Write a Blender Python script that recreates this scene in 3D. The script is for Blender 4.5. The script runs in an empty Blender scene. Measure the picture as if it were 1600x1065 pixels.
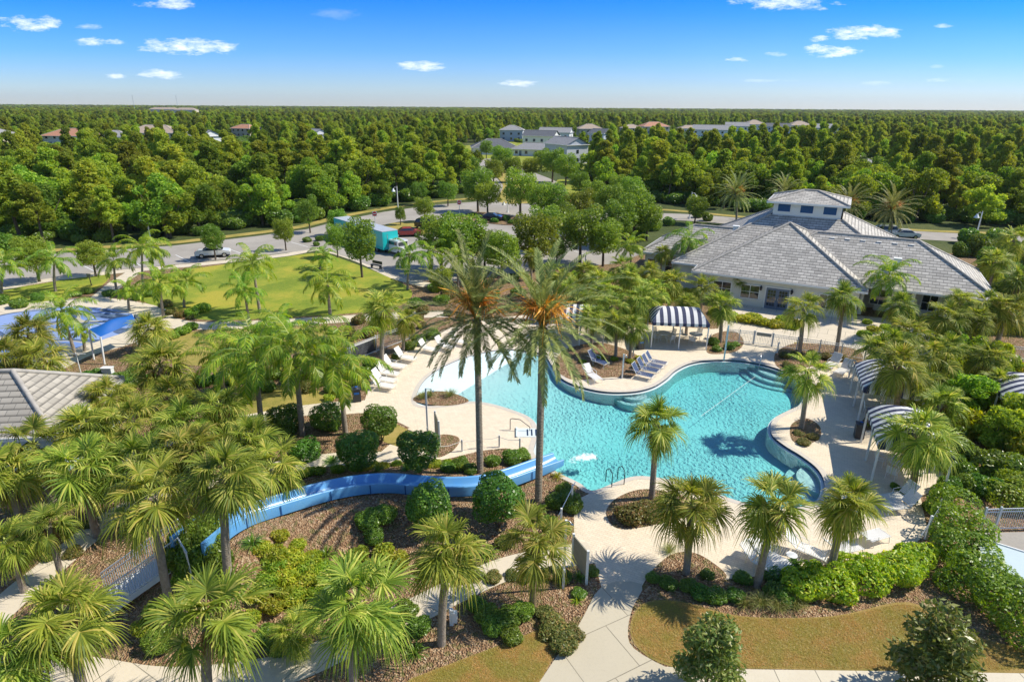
import bpy, math, random
import numpy as np
from mathutils import Vector, Matrix
from mathutils.geometry import tessellate_polygon, delaunay_2d_cdt
R = math.radians
random.seed(7)
rng = np.random.default_rng(11)
scene = bpy.context.scene
COL = scene.collection

# ------------------------------------------------------------------ camera
CAMH, FPX, PITCH, ROLL = 20.0, 960.0, math.atan((532.5-166.5)/960.0), R(0.36)
cd = bpy.data.cameras.new('camera')
cd.sensor_width = 36.0; cd.lens = 36.0*FPX/1600.0
cd.clip_start = 0.5; cd.clip_end = 30000
cam = bpy.data.objects.new('camera', cd); COL.objects.link(cam)
cam.matrix_world = Matrix.Translation((0, 0, CAMH)) @ Matrix.Rotation(math.pi/2-PITCH, 4, 'X') @ Matrix.Rotation(ROLL, 4, 'Z')
scene.camera = cam

# ------------------------------------------------------------------ sun, sky, exposure
SUN_EL = 48.0
SUN_AZ = (1.0, 0.12)
sd = Vector((SUN_AZ[0], SUN_AZ[1], 0)).normalized()*math.cos(R(SUN_EL)) + Vector((0, 0, math.sin(R(SUN_EL))))
sl = bpy.data.lights.new('sun', 'SUN'); sl.energy = 5.0; sl.angle = R(0.53); sl.color = (1.0, 0.93, 0.785)
so = bpy.data.objects.new('sun', sl); COL.objects.link(so)
so.rotation_euler = (-sd).to_track_quat('-Z', 'Y').to_euler()
so.location = sd*300
vs = scene.view_settings
vs.view_transform = 'Standard'; vs.look = 'None'; vs.gamma = 1; vs.exposure = 0.24
scene.cycles.max_bounces = 8; scene.cycles.transparent_max_bounces = 12
scene.cycles.diffuse_bounces = 3; scene.cycles.glossy_bounces = 2; scene.cycles.transmission_bounces = 4
scene.cycles.caustics_reflective = False; scene.cycles.caustics_refractive = False

class NT:
    "small helper for node trees"
    def __init__(s, tree): s.t = tree; s.n = tree.nodes; s.l = tree.links; s.n.clear()
    def new(s, typ, ins=None, **kw):
        nd = s.n.new(typ)
        for k, v in kw.items(): setattr(nd, k, v)
        if ins:
            for k, v in ins.items():
                sock = nd.inputs[k]
                if isinstance(v, bpy.types.NodeSocket): s.l.new(v, sock)
                else: sock.default_value = v
        return nd
    def math(s, op, a, b=0.0, c=None, clamp=False):
        nd = s.n.new('ShaderNodeMath'); nd.operation = op; nd.use_clamp = clamp
        for i, v in enumerate((a, b) if c is None else (a, b, c)):
            if isinstance(v, bpy.types.NodeSocket): s.l.new(v, nd.inputs[i])
            else: nd.inputs[i].default_value = v
        return nd.outputs[0]
    def mix(s, f, a, b, mode='MIX'):
        nd = s.n.new('ShaderNodeMix'); nd.data_type = 'RGBA'; nd.blend_type = mode
        for k, v in ((0, f), (6, a), (7, b)):
            if isinstance(v, bpy.types.NodeSocket): s.l.new(v, nd.inputs[k])
            else: nd.inputs[k].default_value = (tuple(v)+(1,))[:4] if k else v
        return nd.outputs[2]
    def ramp(s, f, stops, interp='LINEAR'):
        nd = s.n.new('ShaderNodeValToRGB'); s.l.new(f, nd.inputs[0]); r = nd.color_ramp; r.interpolation = interp
        while len(r.elements) < len(stops): r.elements.new(0.5)
        for e, (p, c) in zip(r.elements, stops):
            e.position = p; e.color = (tuple(c)+(1,))[:4] if not isinstance(c, float) else (c, c, c, 1)
        return nd.outputs[0]

w = bpy.data.worlds.new('World'); scene.world = w; w.use_nodes = True
t = NT(w.node_tree)
sky = t.new('ShaderNodeTexSky', sky_type='NISHITA', sun_disc=False, sun_elevation=R(SUN_EL),
            sun_rotation=math.atan2(SUN_AZ[0], SUN_AZ[1]), altitude=0, air_density=1.0, dust_density=0.15, ozone_density=2.0)
hsv = t.new('ShaderNodeHueSaturation', {'Saturation': 1.1, 'Value': 1.0, 'Color': sky.outputs[0]})
gam = t.new('ShaderNodeGamma', {'Color': hsv.outputs[0], 'Gamma': 1.0})
tc = t.new('ShaderNodeTexCoord')
sp = t.new('ShaderNodeSeparateXYZ', {0: tc.outputs['Generated']})
yy = t.math('MAXIMUM', sp.outputs[1], 0.02)
az = t.math('DIVIDE', sp.outputs[0], yy); el = t.math('DIVIDE', sp.outputs[2], yy)
cv = t.new('ShaderNodeCombineXYZ', {0: az, 1: t.math('MULTIPLY', el, 3.2)})
nz = t.new('ShaderNodeTexNoise', {'Vector': cv.outputs[0], 'Scale': 22.0, 'Detail': 8.0, 'Roughness': 0.68})
nzo = t.math('SUBTRACT', nz.outputs[0], 0.5)
def direction(px, py):
    u = (px-800)/FPX; v = (532.5-py)/FPX
    c, s = math.cos(ROLL), math.sin(ROLL); u, v = u*c-v*s, u*s+v*c
    return Vector((u, math.cos(PITCH)+v*math.sin(PITCH), -math.sin(PITCH)+v*math.cos(PITCH)))
clouds = [(50, 37, 52, 10, 1), (152, 64, 36, 6, .9), (298, 73, 72, 10, 1), (248, 116, 34, 6, .9), (181, 119, 18, 4, .8), (262, 6, 42, 7, .85), (138, 42, 22, 4, .4),
          (660, 104, 36, 6.5, .95), (810, 130, 26, 5, .85), (1215, 6, 74, 9, .95), (1350, 52, 54, 10, 1), (1290, 80, 46, 9, 1), (1280, 60, 20, 5, .9), (1150, 94, 16, 3.5, .7), (1211, 85, 20, 3.5, .5),
          (1470, 126, 40, 3.5, .5), (1474, 41, 16, 3, .5), (1465, 104, 14, 3, .35), (520, 20, 40, 8, .12), (1370, 130, 24, 4, .25), (1200, 126, 40, 3, .25)]
acc = None
for cx, cy, rx, ry, op in clouds:
    d0 = direction(cx, cy); a0, e0 = d0.x/d0.y, d0.z/d0.y
    wx = rx/FPX*1.0/d0.y; wy = ry/FPX/d0.y
    dx = t.math('MULTIPLY', t.math('SUBTRACT', az, a0), 1/wx); dy = t.math('MULTIPLY', t.math('SUBTRACT', el, e0), 1/wy)
    dd = t.math('ADD', t.math('MULTIPLY', dx, dx), t.math('MULTIPLY', dy, dy))
    dd = t.math('ADD', dd, t.math('MULTIPLY', nzo, 8.0))
    m = t.math('MULTIPLY', t.math('MULTIPLY', t.math('SUBTRACT', 1.15, dd), 0.5, clamp=True), op)
    acc = m if acc is None else t.math('MAXIMUM', acc, m)
# a thin milky veil low on the right
veil = t.math('MULTIPLY', t.math('SUBTRACT', 0.13, el, clamp=True), t.math('ADD', az, 0.6, clamp=True))
nz2 = t.new('ShaderNodeTexNoise', {'Vector': cv.outputs[0], 'Scale': 3.0, 'Detail': 5.0, 'Roughness': 0.5})
veil = t.math('MULTIPLY', t.math('MULTIPLY', veil, nz2.outputs[0]), 1.2)
acc = t.math('MAXIMUM', acc, veil, clamp=True)
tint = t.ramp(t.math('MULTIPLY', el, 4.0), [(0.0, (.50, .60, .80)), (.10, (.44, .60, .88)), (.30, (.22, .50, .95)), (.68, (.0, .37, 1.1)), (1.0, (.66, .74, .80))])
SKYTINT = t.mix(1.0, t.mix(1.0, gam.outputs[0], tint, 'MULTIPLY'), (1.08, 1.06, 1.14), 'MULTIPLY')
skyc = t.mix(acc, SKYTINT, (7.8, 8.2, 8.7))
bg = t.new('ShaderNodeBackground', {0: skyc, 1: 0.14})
t.new('ShaderNodeOutputWorld', {0: bg.outputs[0]})

# ------------------------------------------------------------------ where things stand
def mound(x, y): return 0.0
def G(px, py, z=0.0):
    "where the sight line through a point of the photograph meets the level z"
    d = direction(px, py); k = (z-CAMH)/d.z
    return Vector((d.x*k, d.y*k, z))
def GT(px, py, dz=0.0):
    z = 0.0
    for _ in range(8):
        p = G(px, py, z+dz); z = mound(p.x, p.y)
    return Vector((p.x, p.y, z))
def HZ(px, py, y):
    d = direction(px, py); k = y/d.y
    return d.x*k, CAMH+d.z*k

# ------------------------------------------------------------------ mesh helper
class MB:
    def __init__(s): s.v = []; s.f = []; s.m = []; s.uv = []; s.n = 0; s.sm = []
    def add(s, verts, faces, mi=0, uv=None, smooth=False):
        b = s.n; s.v.extend([tuple(p) for p in verts]); s.n += len(verts)
        for i, f in enumerate(faces):
            s.f.append(tuple(b+j for j in f)); s.m.append(mi); s.sm.append(smooth)
            s.uv.append(uv[i] if uv else None)
        return s
    def box(s, c, d, mi=0, rz=0.0, mat=None):
        x, y, z = d[0]/2, d[1]/2, d[2]/2
        vs_ = [Vector((a, b, e)) for e in (-z, z) for a, b in ((-x, -y), (x, -y), (x, y), (-x, y))]
        M = mat if mat is not None else Matrix.Translation(c) @ Matrix.Rotation(rz, 4, 'Z')
        vs_ = [M @ p for p in vs_]
        return s.add(vs_, [(3, 2, 1, 0), (4, 5, 6, 7), (0, 1, 5, 4), (1, 2, 6, 5), (2, 3, 7, 6), (3, 0, 4, 7)], mi)
    def beam(s, a, b, w_, h_, mi=0):
        a, b = Vector(a), Vector(b); d = b-a; L = d.length
        if L < 1e-6: return s
        q = d.to_track_quat('Y', 'Z').to_matrix().to_4x4()
        return s.box(None, (w_, L, h_), mi, mat=Matrix.Translation((a+b)/2) @ q)
    def tube(s, pts, r, n=8, mi=0, cap=True, smooth=True):
        pts = [Vector(p) for p in pts]; rs = r if isinstance(r, (list, tuple)) else [r]*len(pts)
        rings = []; ref = Vector((0.13, 0.99, 0.07))
        for i, p in enumerate(pts):
            d = (pts[min(i+1, len(pts)-1)]-pts[max(i-1, 0)]).normalized()
            x = d.cross(ref)
            if x.length < 1e-3: x = d.cross(Vector((1, 0, 0)))
            x.normalize(); y = d.cross(x)
            rings.append([p+(x*math.cos(2*math.pi*k/n)+y*math.sin(2*math.pi*k/n))*rs[i] for k in range(n)])
        vs_ = [q for ring in rings for q in ring]
        fs = [(i*n+k, i*n+(k+1) % n, (i+1)*n+(k+1) % n, (i+1)*n+k) for i in range(len(pts)-1) for k in range(n)]
        s.add(vs_, fs, mi, smooth=smooth)
        if cap: s.add(rings[0], [tuple(range(n))], mi); s.add(rings[-1], [tuple(reversed(range(n)))], mi)
        return s
    def cyl(s, c, r, h, n=16, mi=0, r2=None):
        c = Vector(c); return s.tube([c, c+Vector((0, 0, h))], [r, r if r2 is None else r2], n, mi)
    def prism(s, poly, z0, z1, mi=0):
        n = len(poly); vs_ = [(p[0], p[1], z0) for p in poly]+[(p[0], p[1], z1) for p in poly]
        return s.add(vs_, [tuple(reversed(range(n))), tuple(range(n, 2*n))]+[(i, (i+1) % n, n+(i+1) % n, n+i) for i in range(n)], mi)
    def arr(s, V, F, mi=0, smooth=False):
        return s.add(V.tolist(), F.tolist(), mi, smooth=smooth)
    def mesh(s, name, mats):
        me = bpy.data.meshes.new(name); me.from_pydata(s.v, [], s.f)
        if len(mats) > 1: me.polygons.foreach_set('material_index', s.m)
        me.polygons.foreach_set('use_smooth', s.sm)
        if any(u is not None for u in s.uv):
            ul = me.uv_layers.new(name='UVMap'); fl = []
            for f, u in zip(s.f, s.uv):
                for k in range(len(f)): fl.extend(u[k] if u is not None else (0, 0))
            ul.data.foreach_set('uv', fl)
        for m_ in mats: me.materials.append(m_)
        me.update(); return me
    def obj(s, name, mats, parent=None, loc=None, rz=0.0):
        if not isinstance(mats, (list, tuple)): mats = [mats]
        return link(name, s.mesh(name, mats), parent, loc, rz)

def fastmesh(name, V, F, mats, mi=None, smooth=False):
    me = bpy.data.meshes.new(name); k = F.shape[1]
    me.vertices.add(len(V)); me.vertices.foreach_set('co', np.asarray(V, dtype=np.float32).ravel())
    me.loops.add(F.size); me.loops.foreach_set('vertex_index', F.ravel().astype(np.int32))
    me.polygons.add(len(F)); me.polygons.foreach_set('loop_start', np.arange(0, F.size, k, dtype=np.int32))
    if mi is not None: me.polygons.foreach_set('material_index', mi.astype(np.int32))
    me.polygons.foreach_set('use_smooth', [smooth]*len(F))
    for m_ in mats: me.materials.append(m_)
    me.update(calc_edges=True); me.validate(); return me

def link(name, data, parent=None, loc=None, rz=0.0, sc=None):
    o = bpy.data.objects.new(name, data); COL.objects.link(o)
    if parent is not None: o.parent = parent
    if loc is not None: o.location = loc
    if rz: o.rotation_euler = (0, 0, rz)
    if sc is not None: o.scale = (sc, sc, sc) if not hasattr(sc, '__len__') else sc
    return o
def tag(o, label, cat, group=None, kind=None):
    if label: o['label'] = label
    if cat: o['category'] = cat
    if group: o['group'] = group
    if kind: o['kind'] = kind
    return o
def thing(name, label, cat, loc=(0, 0, 0), rz=0.0, group=None, sc=None):
    o = link(name, None, None, loc, rz, sc); o.empty_display_size = 0.3
    return tag(o, label, cat, group)
def struct(o): o['kind'] = 'structure'; return o
def copy_tree(o, parent=None):
    c = o.copy(); COL.objects.link(c)
    if parent is not None: c.parent = parent
    for ch in list(o.children): copy_tree(ch, c)
    return c

# ------------------------------------------------------------------ materials
def mat(name, base=(.5, .5, .5), rough=.6, spec=.4, metal=0.0, var=0.0, vscale=3.0, bump=0.0, bscale=20.0, var2=None, coord='Object', emit=None, coat=0.0):
    m = bpy.data.materials.new(name); m.use_nodes = True; t = NT(m.node_tree)
    tc = t.new('ShaderNodeTexCoord'); co = tc.outputs[coord]
    col = (tuple(base)+(1,))[:4]; ins = {'Roughness': rough, 'Specular IOR Level': spec, 'Metallic': metal, 'Coat Weight': coat}
    if var or var2:
        n1 = t.new('ShaderNodeTexNoise', {'Vector': co, 'Scale': vscale, 'Detail': 6.0, 'Roughness': 0.65})
        b2 = var2 or tuple(c*(1-var) for c in base[:3])
        f = t.ramp(n1.outputs[0], [(0.3, 0.0), (0.7, 1.0)])
        ins['Base Color'] = t.mix(f, col, b2)
    else: ins['Base Color'] = col
    if bump:
        n2 = t.new('ShaderNodeTexNoise', {'Vector': co, 'Scale': bscale, 'Detail': 4.0})
        bp = t.new('ShaderNodeBump', {'Height': n2.outputs[0], 'Strength': bump, 'Distance': 0.05}); ins['Normal'] = bp.outputs[0]
    if emit: ins['Emission Color'] = (tuple(emit)+(1,))[:4]; ins['Emission Strength'] = 1.0
    p = t.new('ShaderNodeBsdfPrincipled', ins); t.new('ShaderNodeOutputMaterial', {0: p.outputs[0]})
    return m

def leafmat(name, c1, c2, transl=.35, c3=None, rough=.45, spec=.35, hue=.02, val=.35, patch=None):
    m = bpy.data.materials.new(name); m.use_nodes = True; t = NT(m.node_tree)
    ge = t.new('ShaderNodeNewGeometry'); oi = t.new('ShaderNodeObjectInfo')
    stops = [(0.0, c1), (0.75, c2)]
    if c3: stops += [(0.93, c3)]
    c = t.ramp(ge.outputs['Random Per Island'], stops)
    if patch:
        tc = t.new('ShaderNodeTexCoord'); n1 = t.new('ShaderNodeTexNoise', {'Vector': tc.outputs['Object'], 'Scale': patch[1], 'Detail': 2.0})
        c = t.mix(t.ramp(n1.outputs[0], [(.42, 0.0), (.62, 1.0)]), c, patch[0])
    r = oi.outputs['Random']
    h = t.math('ADD', 0.5-hue, t.math('MULTIPLY', r, 2*hue)); v = t.math('ADD', 1-val/2, t.math('MULTIPLY', t.math('FRACT', t.math('MULTIPLY', r, 7.31)), val))
    hs = t.new('ShaderNodeHueSaturation', {'Hue': h, 'Value': v, 'Color': c})
    p = t.new('ShaderNodeBsdfPrincipled', {'Base Color': hs.outputs[0], 'Roughness': rough, 'Specular IOR Level': spec})
    hs2 = t.new('ShaderNodeHueSaturation', {'Hue': 0.485, 'Saturation': 1.1, 'Value': 1.7, 'Color': hs.outputs[0]})
    tr = t.new('ShaderNodeBsdfTranslucent', {0: hs2.outputs[0]})
    mx = t.new('ShaderNodeMixShader', {0: transl, 1: p.outputs[0], 2: tr.outputs[0]})
    t.new('ShaderNodeOutputMaterial', {0: mx.outputs[0]})
    return m
M = {}
M['sabal'] = leafmat('sabal_leaf', (.10, .165, .022), (.32, .385, .052), .40, (.54, .50, .12), rough=.5, spec=.25, hue=.02, val=.45)
M['petiole'] = mat('palm_petiole', (.36, .40, .09), .5)
M['deadleaf'] = leafmat('dead_leaf', (.24, .15, .06), (.34, .24, .11), .15)
M['queen'] = leafmat('queen_leaf', (.10, .21, .018), (.26, .41, .035), .42, (.46, .48, .06), rough=.4)
M['date'] = leafmat('date_leaf', (.11, .145, .036), (.28, .31, .10), .28, (.38, .36, .13), rough=.5, spec=.3)
M['fruit'] = leafmat('date_fruit', (.62, .26, .03), (.75, .38, .05), .15, (.5, .2, .03), hue=.01)
M['oak'] = leafmat('oak_leaf', (.10, .175, .022), (.235, .335, .04), .4, (.30, .40, .055), hue=.03, val=.5)
M['forest'] = leafmat('woodland_leaf', (.115, .20, .024), (.27, .385, .045), .42, (.36, .43, .055), hue=.022, val=.8, spec=.2, rough=.6)
M['pine'] = leafmat('pine_needles', (.14, .215, .026), (.33, .40, .045), .40, (.42, .44, .06), hue=.022, val=.7, spec=.2, rough=.6)
M['yellowleaf'] = leafmat('yellow_green_leaf', (.20, .29, .03), (.38, .44, .05), .35, (.55, .48, .06))
M['shrub'] = leafmat('shrub_leaf', (.08, .165, .02), (.20, .32, .038), .32, (.22, .32, .05), rough=.35, spec=.5)
M['topiary'] = leafmat('topiary_leaf', (.055, .14, .014), (.14, .27, .028), .3, (.17, .30, .035), rough=.35, spec=.5)
M['hedge'] = leafmat('hedge_leaf', (.11, .21, .02), (.25, .38, .036), .35, (.36, .46, .06), rough=.4, spec=.45)
M['brightshrub'] = leafmat('bright_shrub_leaf', (.17, .27, .025), (.38, .46, .045), .4, (.56, .54, .07), hue=.03)
M['oliveshrub'] = leafmat('olive_shrub_leaf', (.10, .13, .03), (.22, .23, .06), .3, (.36, .25, .08), hue=.04)
M['magnolia'] = leafmat('magnolia_leaf', (.10, .17, .03), (.24, .31, .06), .25, (.42, .40, .14), rough=.38, spec=.4)
M['grassblade'] = leafmat('grass_blade', (.16, .22, .05), (.30, .33, .09), .3, (.44, .38, .16))
M['bark'] = mat('bark', (.17, .13, .095), .9, var=.5, vscale=9, bump=.6, bscale=25)
M['palmbark'] = mat('palm_bark', (.38, .32, .26), .9, var=.5, vscale=6, bump=.7, bscale=18)
M['boots'] = mat('palm_boots', (.34, .24, .14), .9, var=.6, vscale=5, bump=.7, bscale=14)
M['datebark'] = mat('date_palm_bark', (.40, .34, .26), .9, var=.6, vscale=9, bump=.5, bscale=22)
M['white'] = mat('white_paint', (.78, .79, .78), .45, var=.08, vscale=2)
M['offwhite'] = mat('offwhite_sling', (.74, .72, .68), .7, var=.08, vscale=4)
M['cream'] = mat('cream_wall', (.74, .72, .65), .8, var=.06, vscale=.6, bump=.1)
M['trim'] = mat('trim_white', (.80, .80, .79), .5)
M['navy'] = mat('navy_canvas', (.05, .06, .12), .8, var=.3, vscale=3)
M['canvas'] = mat('white_canvas', (.74, .73, .71), .8, var=.08, vscale=2)
M['steel'] = mat('steel', (.55, .57, .6), .25, metal=1)
M['darkmetal'] = mat('dark_metal', (.03, .035, .045), .4)
M['fence'] = mat('grey_fence_paint', (.62, .65, .68), .4)
M['bluefabric'] = mat('blue_sling', (.05, .085, .19), .75, var=.2, vscale=6)
M['bluesail'] = mat('blue_sail', (.008, .11, .42), .6, var=.15, vscale=1)
M['slide'] = mat('blue_slide', (.10, .33, .68), .32, spec=.6, var2=(.14, .36, .62), vscale=1.2, coat=.1)
M['glass'] = mat('window_glass', (.02, .03, .04), .06, spec=1.0)
M['blueshutter'] = mat('blue_louvre', (.012, .085, .24), .5)
M['door'] = mat('door_blue_grey', (.14, .18, .26), .5)
M['rubber'] = mat('rubber', (.015, .015, .016), .8)
M['signred'] = mat('sign_red', (.55, .02, .02), .4)
M['board'] = mat('grey_board', (.26, .25, .2), .7, var=.2)
M['navytile'] = mat('navy_pool_tile', (.015, .03, .07), .2, spec=.7)
M['ledge'] = mat('pool_ledge', (.66, .74, .74), .5, var=.08)
M['coping'] = mat('pool_coping', (.62, .56, .48), .7, var=.15, vscale=3)
# ------------------------------------------------------------------ ground materials
def groundmat(name, build):
    m = bpy.data.materials.new(name); m.use_nodes = True; t = NT(m.node_tree)
    tc = t.new('ShaderNodeTexCoord'); col, h, rough, dist = build(t, tc.outputs['Object'])
    ins = {'Base Color': col, 'Roughness': rough, 'Specular IOR Level': .25}
    if h is not None:
        bp = t.new('ShaderNodeBump', {'Height': h, 'Strength': 1.0, 'Distance': dist}); ins['Normal'] = bp.outputs[0]
    p = t.new('ShaderNodeBsdfPrincipled', ins); t.new('ShaderNodeOutputMaterial', {0: p.outputs[0]})
    return m
def noise(t, co, sc, det=5.0, ro=.6): return t.new('ShaderNodeTexNoise', {'Vector': co, 'Scale': sc, 'Detail': det, 'Roughness': ro}).outputs[0]
def b_mulch(t, co):
    v = t.new('ShaderNodeTexVoronoi', {'Vector': co, 'Scale': 13.0, 'Randomness': 1.0}); n = noise(t, co, .35)
    v2 = t.new('ShaderNodeTexVoronoi', {'Vector': co, 'Scale': 5.0})
    c = t.ramp(t.new('ShaderNodeSeparateColor', {0: v.outputs['Color']}).outputs[0], [(0, (.16, .08, .042)), (.45, (.32, .18, .10)), (.8, (.46, .30, .18)), (1, (.60, .46, .31))])
    c = t.mix(t.ramp(n, [(.35, 0.0), (.65, .55)]), c, (.30, .20, .11))
    c = t.mix(t.ramp(t.new('ShaderNodeSeparateColor', {0: v2.outputs['Color']}).outputs[0], [(.75, 0.0), (.8, .5)]), c, (.14, .16, .045))
    return c, t.math('ADD', v.outputs['Distance'], t.math('MULTIPLY', noise(t, co, 6.0), .8)), .95, .12
def b_soil(t, co):
    n = noise(t, co, .05, 8.0); n2 = noise(t, co, 1.2, 6.0)
    c = t.ramp(n, [(.3, (.035, .05, .014)), (.5, (.07, .095, .025)), (.7, (.13, .14, .045))])
    return t.mix(t.ramp(n2, [(.4, 0.0), (.6, .6)]), c, (.05, .07, .02)), n2, .95, .3
def lawn(c1, c2, c3, s=.25):
    def f(t, co):
        n = noise(t, co, s, 5.0, .7); n2 = noise(t, co, 3.0, 6.0, .75); n3 = noise(t, co, 45.0, 3.0, .7)
        c = t.ramp(n, [(.40, c1), (.5, c2), (.60, c3)])
        c = t.mix(t.ramp(n2, [(.35, 0.0), (.7, .55)]), c, c3)
        c = t.mix(t.ramp(n3, [(.4, 0.0), (.65, .6)]), c, tuple(x*.5 for x in c1))
        c = t.mix(t.ramp(noise(t, co, 7.0, 5.0, .8), [(.58, 0.0), (.72, .45)]), c, tuple(x*.55 for x in c2))
        return c, t.math('ADD', n3, t.math('MULTIPLY', n2, .5)), .95, .03
    return f
def brick(t, co, sx, sy, c1, c2, mo, ms, rot=0.0, bias=0.0):
    mp = t.new('ShaderNodeMapping', {'Vector': co, 'Rotation': (0, 0, rot)})
    b = t.new('ShaderNodeTexBrick', {'Vector': mp.outputs[0], 'Color1': tuple(c1)+(1,), 'Color2': tuple(c2)+(1,), 'Mortar': tuple(mo)+(1,), 'Scale': 1.0,
              'Mortar Size': ms, 'Mortar Smooth': .1, 'Bias': bias, 'Brick Width': sx, 'Row Height': sy})
    return b
def b_deck(t, co):
    b = brick(t, co, .30, .15, (.72, .60, .45), (.78, .67, .52), (.52, .42, .31), .007, R(28))
    n = noise(t, co, .3, 6.0); n2 = noise(t, co, 2.2, 6.0, .75)
    c = t.mix(t.ramp(n, [(.35, 0.0), (.7, .45)]), b.outputs[0], (.76, .67, .53))
    c = t.mix(t.ramp(n2, [(.45, 0.0), (.75, .5)]), c, (.50, .45, .36))
    return c, b.outputs[1], .85, -.004
def slabs(sx, sy, rot, c1=(.66, .58, .46), c2=(.56, .49, .38)):
    def f(t, co):
        b = brick(t, co, sx, sy, c1, tuple(x*.94 for x in c1), (.20, .18, .14), .018, rot)
        n = noise(t, co, .8, 6.0, .7); n2 = noise(t, co, 9.0, 5.0, .8)
        c = t.mix(t.ramp(n, [(.4, 0.0), (.7, .5)]), b.outputs[0], c2)
        return t.mix(t.ramp(n2, [(.5, 0.0), (.75, .3)]), c, tuple(x*.7 for x in c2)), n2, .9, .004
    return f
def b_asphalt(t, co):
    n = noise(t, co, .15, 6.0, .7); n2 = noise(t, co, 6.0, 6.0, .8)
    c = t.ramp(n, [(.3, (.30, .275, .245)), (.7, (.42, .39, .35))])
    return t.mix(t.ramp(n2, [(.45, 0.0), (.7, .35)]), c, (.19, .185, .18)), n2, .9, .01
def b_splash(t, co):
    mp = t.new('ShaderNodeMapping', {'Vector': co, 'Scale': (.6, 1.0, 1)})
    n = t.new('ShaderNodeTexNoise', {'Vector': mp.outputs[0], 'Scale': .17, 'Detail': 0.0, 'Distortion': 1.4}).outputs[0]
    c = t.ramp(n, [(0, (.24, .34, .62)), (.42, (.06, .10, .20)), (.49, (.46, .42, .30)), (.52, (.16, .26, .56)), (.60, (.07, .12, .22))], 'CONSTANT')
    return t.mix(t.ramp(noise(t, co, 2.0), [(.4, 0.0), (.7, .25)]), c, (.35, .40, .5)), None, .6, .01
def b_plaster(t, co):
    n = noise(t, co, 1.0, 4.0)
    v = t.new('ShaderNodeTexNoise', {'Vector': co, 'Scale': .25, 'Detail': 3.0}).outputs[0]
    return t.mix(t.ramp(n, [(.3, 0.0), (.7, .35)]), (.66, .80, .80), (.56, .74, .76)), None, .7, .01
GM = {k: groundmat(k, f) for k, f in dict(
    mulch=b_mulch, soil=b_soil, deck=b_deck, asphalt=b_asphalt, splash_floor=b_splash, pool_plaster=b_plaster,
    green_lawn=lawn((.13, .235, .022), (.27, .345, .035), (.50, .43, .06), .13), tan_lawn=lawn((.22, .20, .045), (.37, .27, .08), (.48, .32, .12), .45),
    verge=lawn((.24, .24, .045), (.40, .33, .08), (.52, .39, .13)),
    bright_lawn=lawn((.20, .28, .03), (.30, .34, .04), (.36, .34, .05)),
    path=slabs(1.5, 1.6, R(30)), sidewalk=slabs(1.55, 60.0, R(0), (.66, .60, .48)), concrete=slabs(2.3, 2.2, R(-28), (.54, .485, .375), (.48, .43, .33))).items()}

# ------------------------------------------------------------------ raised bank under the slide
slide_px = [(x, y-12, z) for x, y, z in [(336, 838, 2.75), (360, 822, 2.6), (395, 806, 2.35), (450, 789, 2.1), (510, 772, 1.85), (560, 763, 1.65), (605, 760, 1.45), (650, 763, 1.25), (700, 766, 1.05), (750, 763, .9), (795, 752, .75), (835, 738, .62), (872, 725, .5)]]
SL = [G(x, y, z) for x, y, z in slide_px]
def catmull(P, n=8, closed=False):
    out = []; N = len(P)
    rngi = range(N if closed else N-1)
    for i in rngi:
        p0 = P[(i-1) % N] if closed else P[max(i-1, 0)]; p1 = P[i]; p2 = P[(i+1) % N]; p3 = P[(i+2) % N] if closed else P[min(i+2, N-1)]
        for k in range(n):
            u = k/n
            out.append(.5*((2*p1)+(p2-p0)*u+(2*p0-5*p1+4*p2-p3)*u*u+(3*p1-p0-3*p2+p3)*u**3))
    if not closed: out.append(P[-1].copy())
    return out
SLP = catmull(SL, 6)
bankpts = [(p.x, p.y, max(0, p.z-.62)*.93) for p in SLP[::3]]
def mound(x, y):
    h = 0.0
    if x < -24 or x > 5 or y < 15 or y > 34: return 0.0
    for a, b, z in bankpts:
        d = math.hypot(x-a, y-b)
        if d < 4.2:
            f = 1.0 if d < .9 else .5+.5*math.cos(math.pi*(d-.9)/3.3)
            h = max(h, z*f)
    return h*min(1.0, max(0.0, (.9-x)/3.0))
MS = [GM['mulch']]

# ------------------------------------------------------------------ pool outline
pool_px = [(650, 628), (656, 604), (672, 586), (698, 570), (735, 556), (790, 546), (845, 552), (862, 570), (872, 586), (895, 600), (940, 611), (985, 612),
           (1018, 605), (1040, 592), (1056, 578), (1080, 567), (1115, 562), (1155, 563), (1195, 570), (1228, 581), (1252, 598), (1259, 616), (1252, 631), (1232, 641), (1213, 651),
           (1204, 664), (1207, 680), (1226, 696), (1252, 712), (1277, 732), (1288, 754), (1282, 778), (1250, 792), (1205, 794), (1160, 784), (1110, 768), (1060, 752),
           (1013, 744), (985, 745), (960, 754), (925, 766), (905, 754), (872, 738), (848, 722), (834, 706), (838, 686), (839, 668), (828, 652), (800, 640), (765, 630), (735, 627), (700, 632), (668, 634)]
POOL = catmull([G(x, y) for x, y in pool_px], 5, True)
def offset(poly, d):
    n = len(poly); out = []
    A = sum(poly[i].x*poly[(i+1) % n].y-poly[(i+1) % n].x*poly[i].y for i in range(n))
    s = 1 if A > 0 else -1
    for i in range(n):
        tg = (poly[(i+1) % n]-poly[(i-1) % n]).normalized()
        out.append(Vector((poly[i].x+s*tg.y*d, poly[i].y-s*tg.x*d, 0)))
    return out       # positive d grows outward
# orient
PIN = offset(POOL, -.16); PHOLE = offset(POOL, .05); PCOP = offset(POOL, .33)
def inside(poly, x, y):
    c = False; n = len(poly); j = n-1
    for i in range(n):
        a, b = poly[i], poly[j]
        if (a.y > y) != (b.y > y) and x < (b.x-a.x)*(y-a.y)/(b.y-a.y)+a.x: c = not c
        j = i
    return c
assert not inside(POOL, PCOP[10].x, PCOP[10].y)

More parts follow.
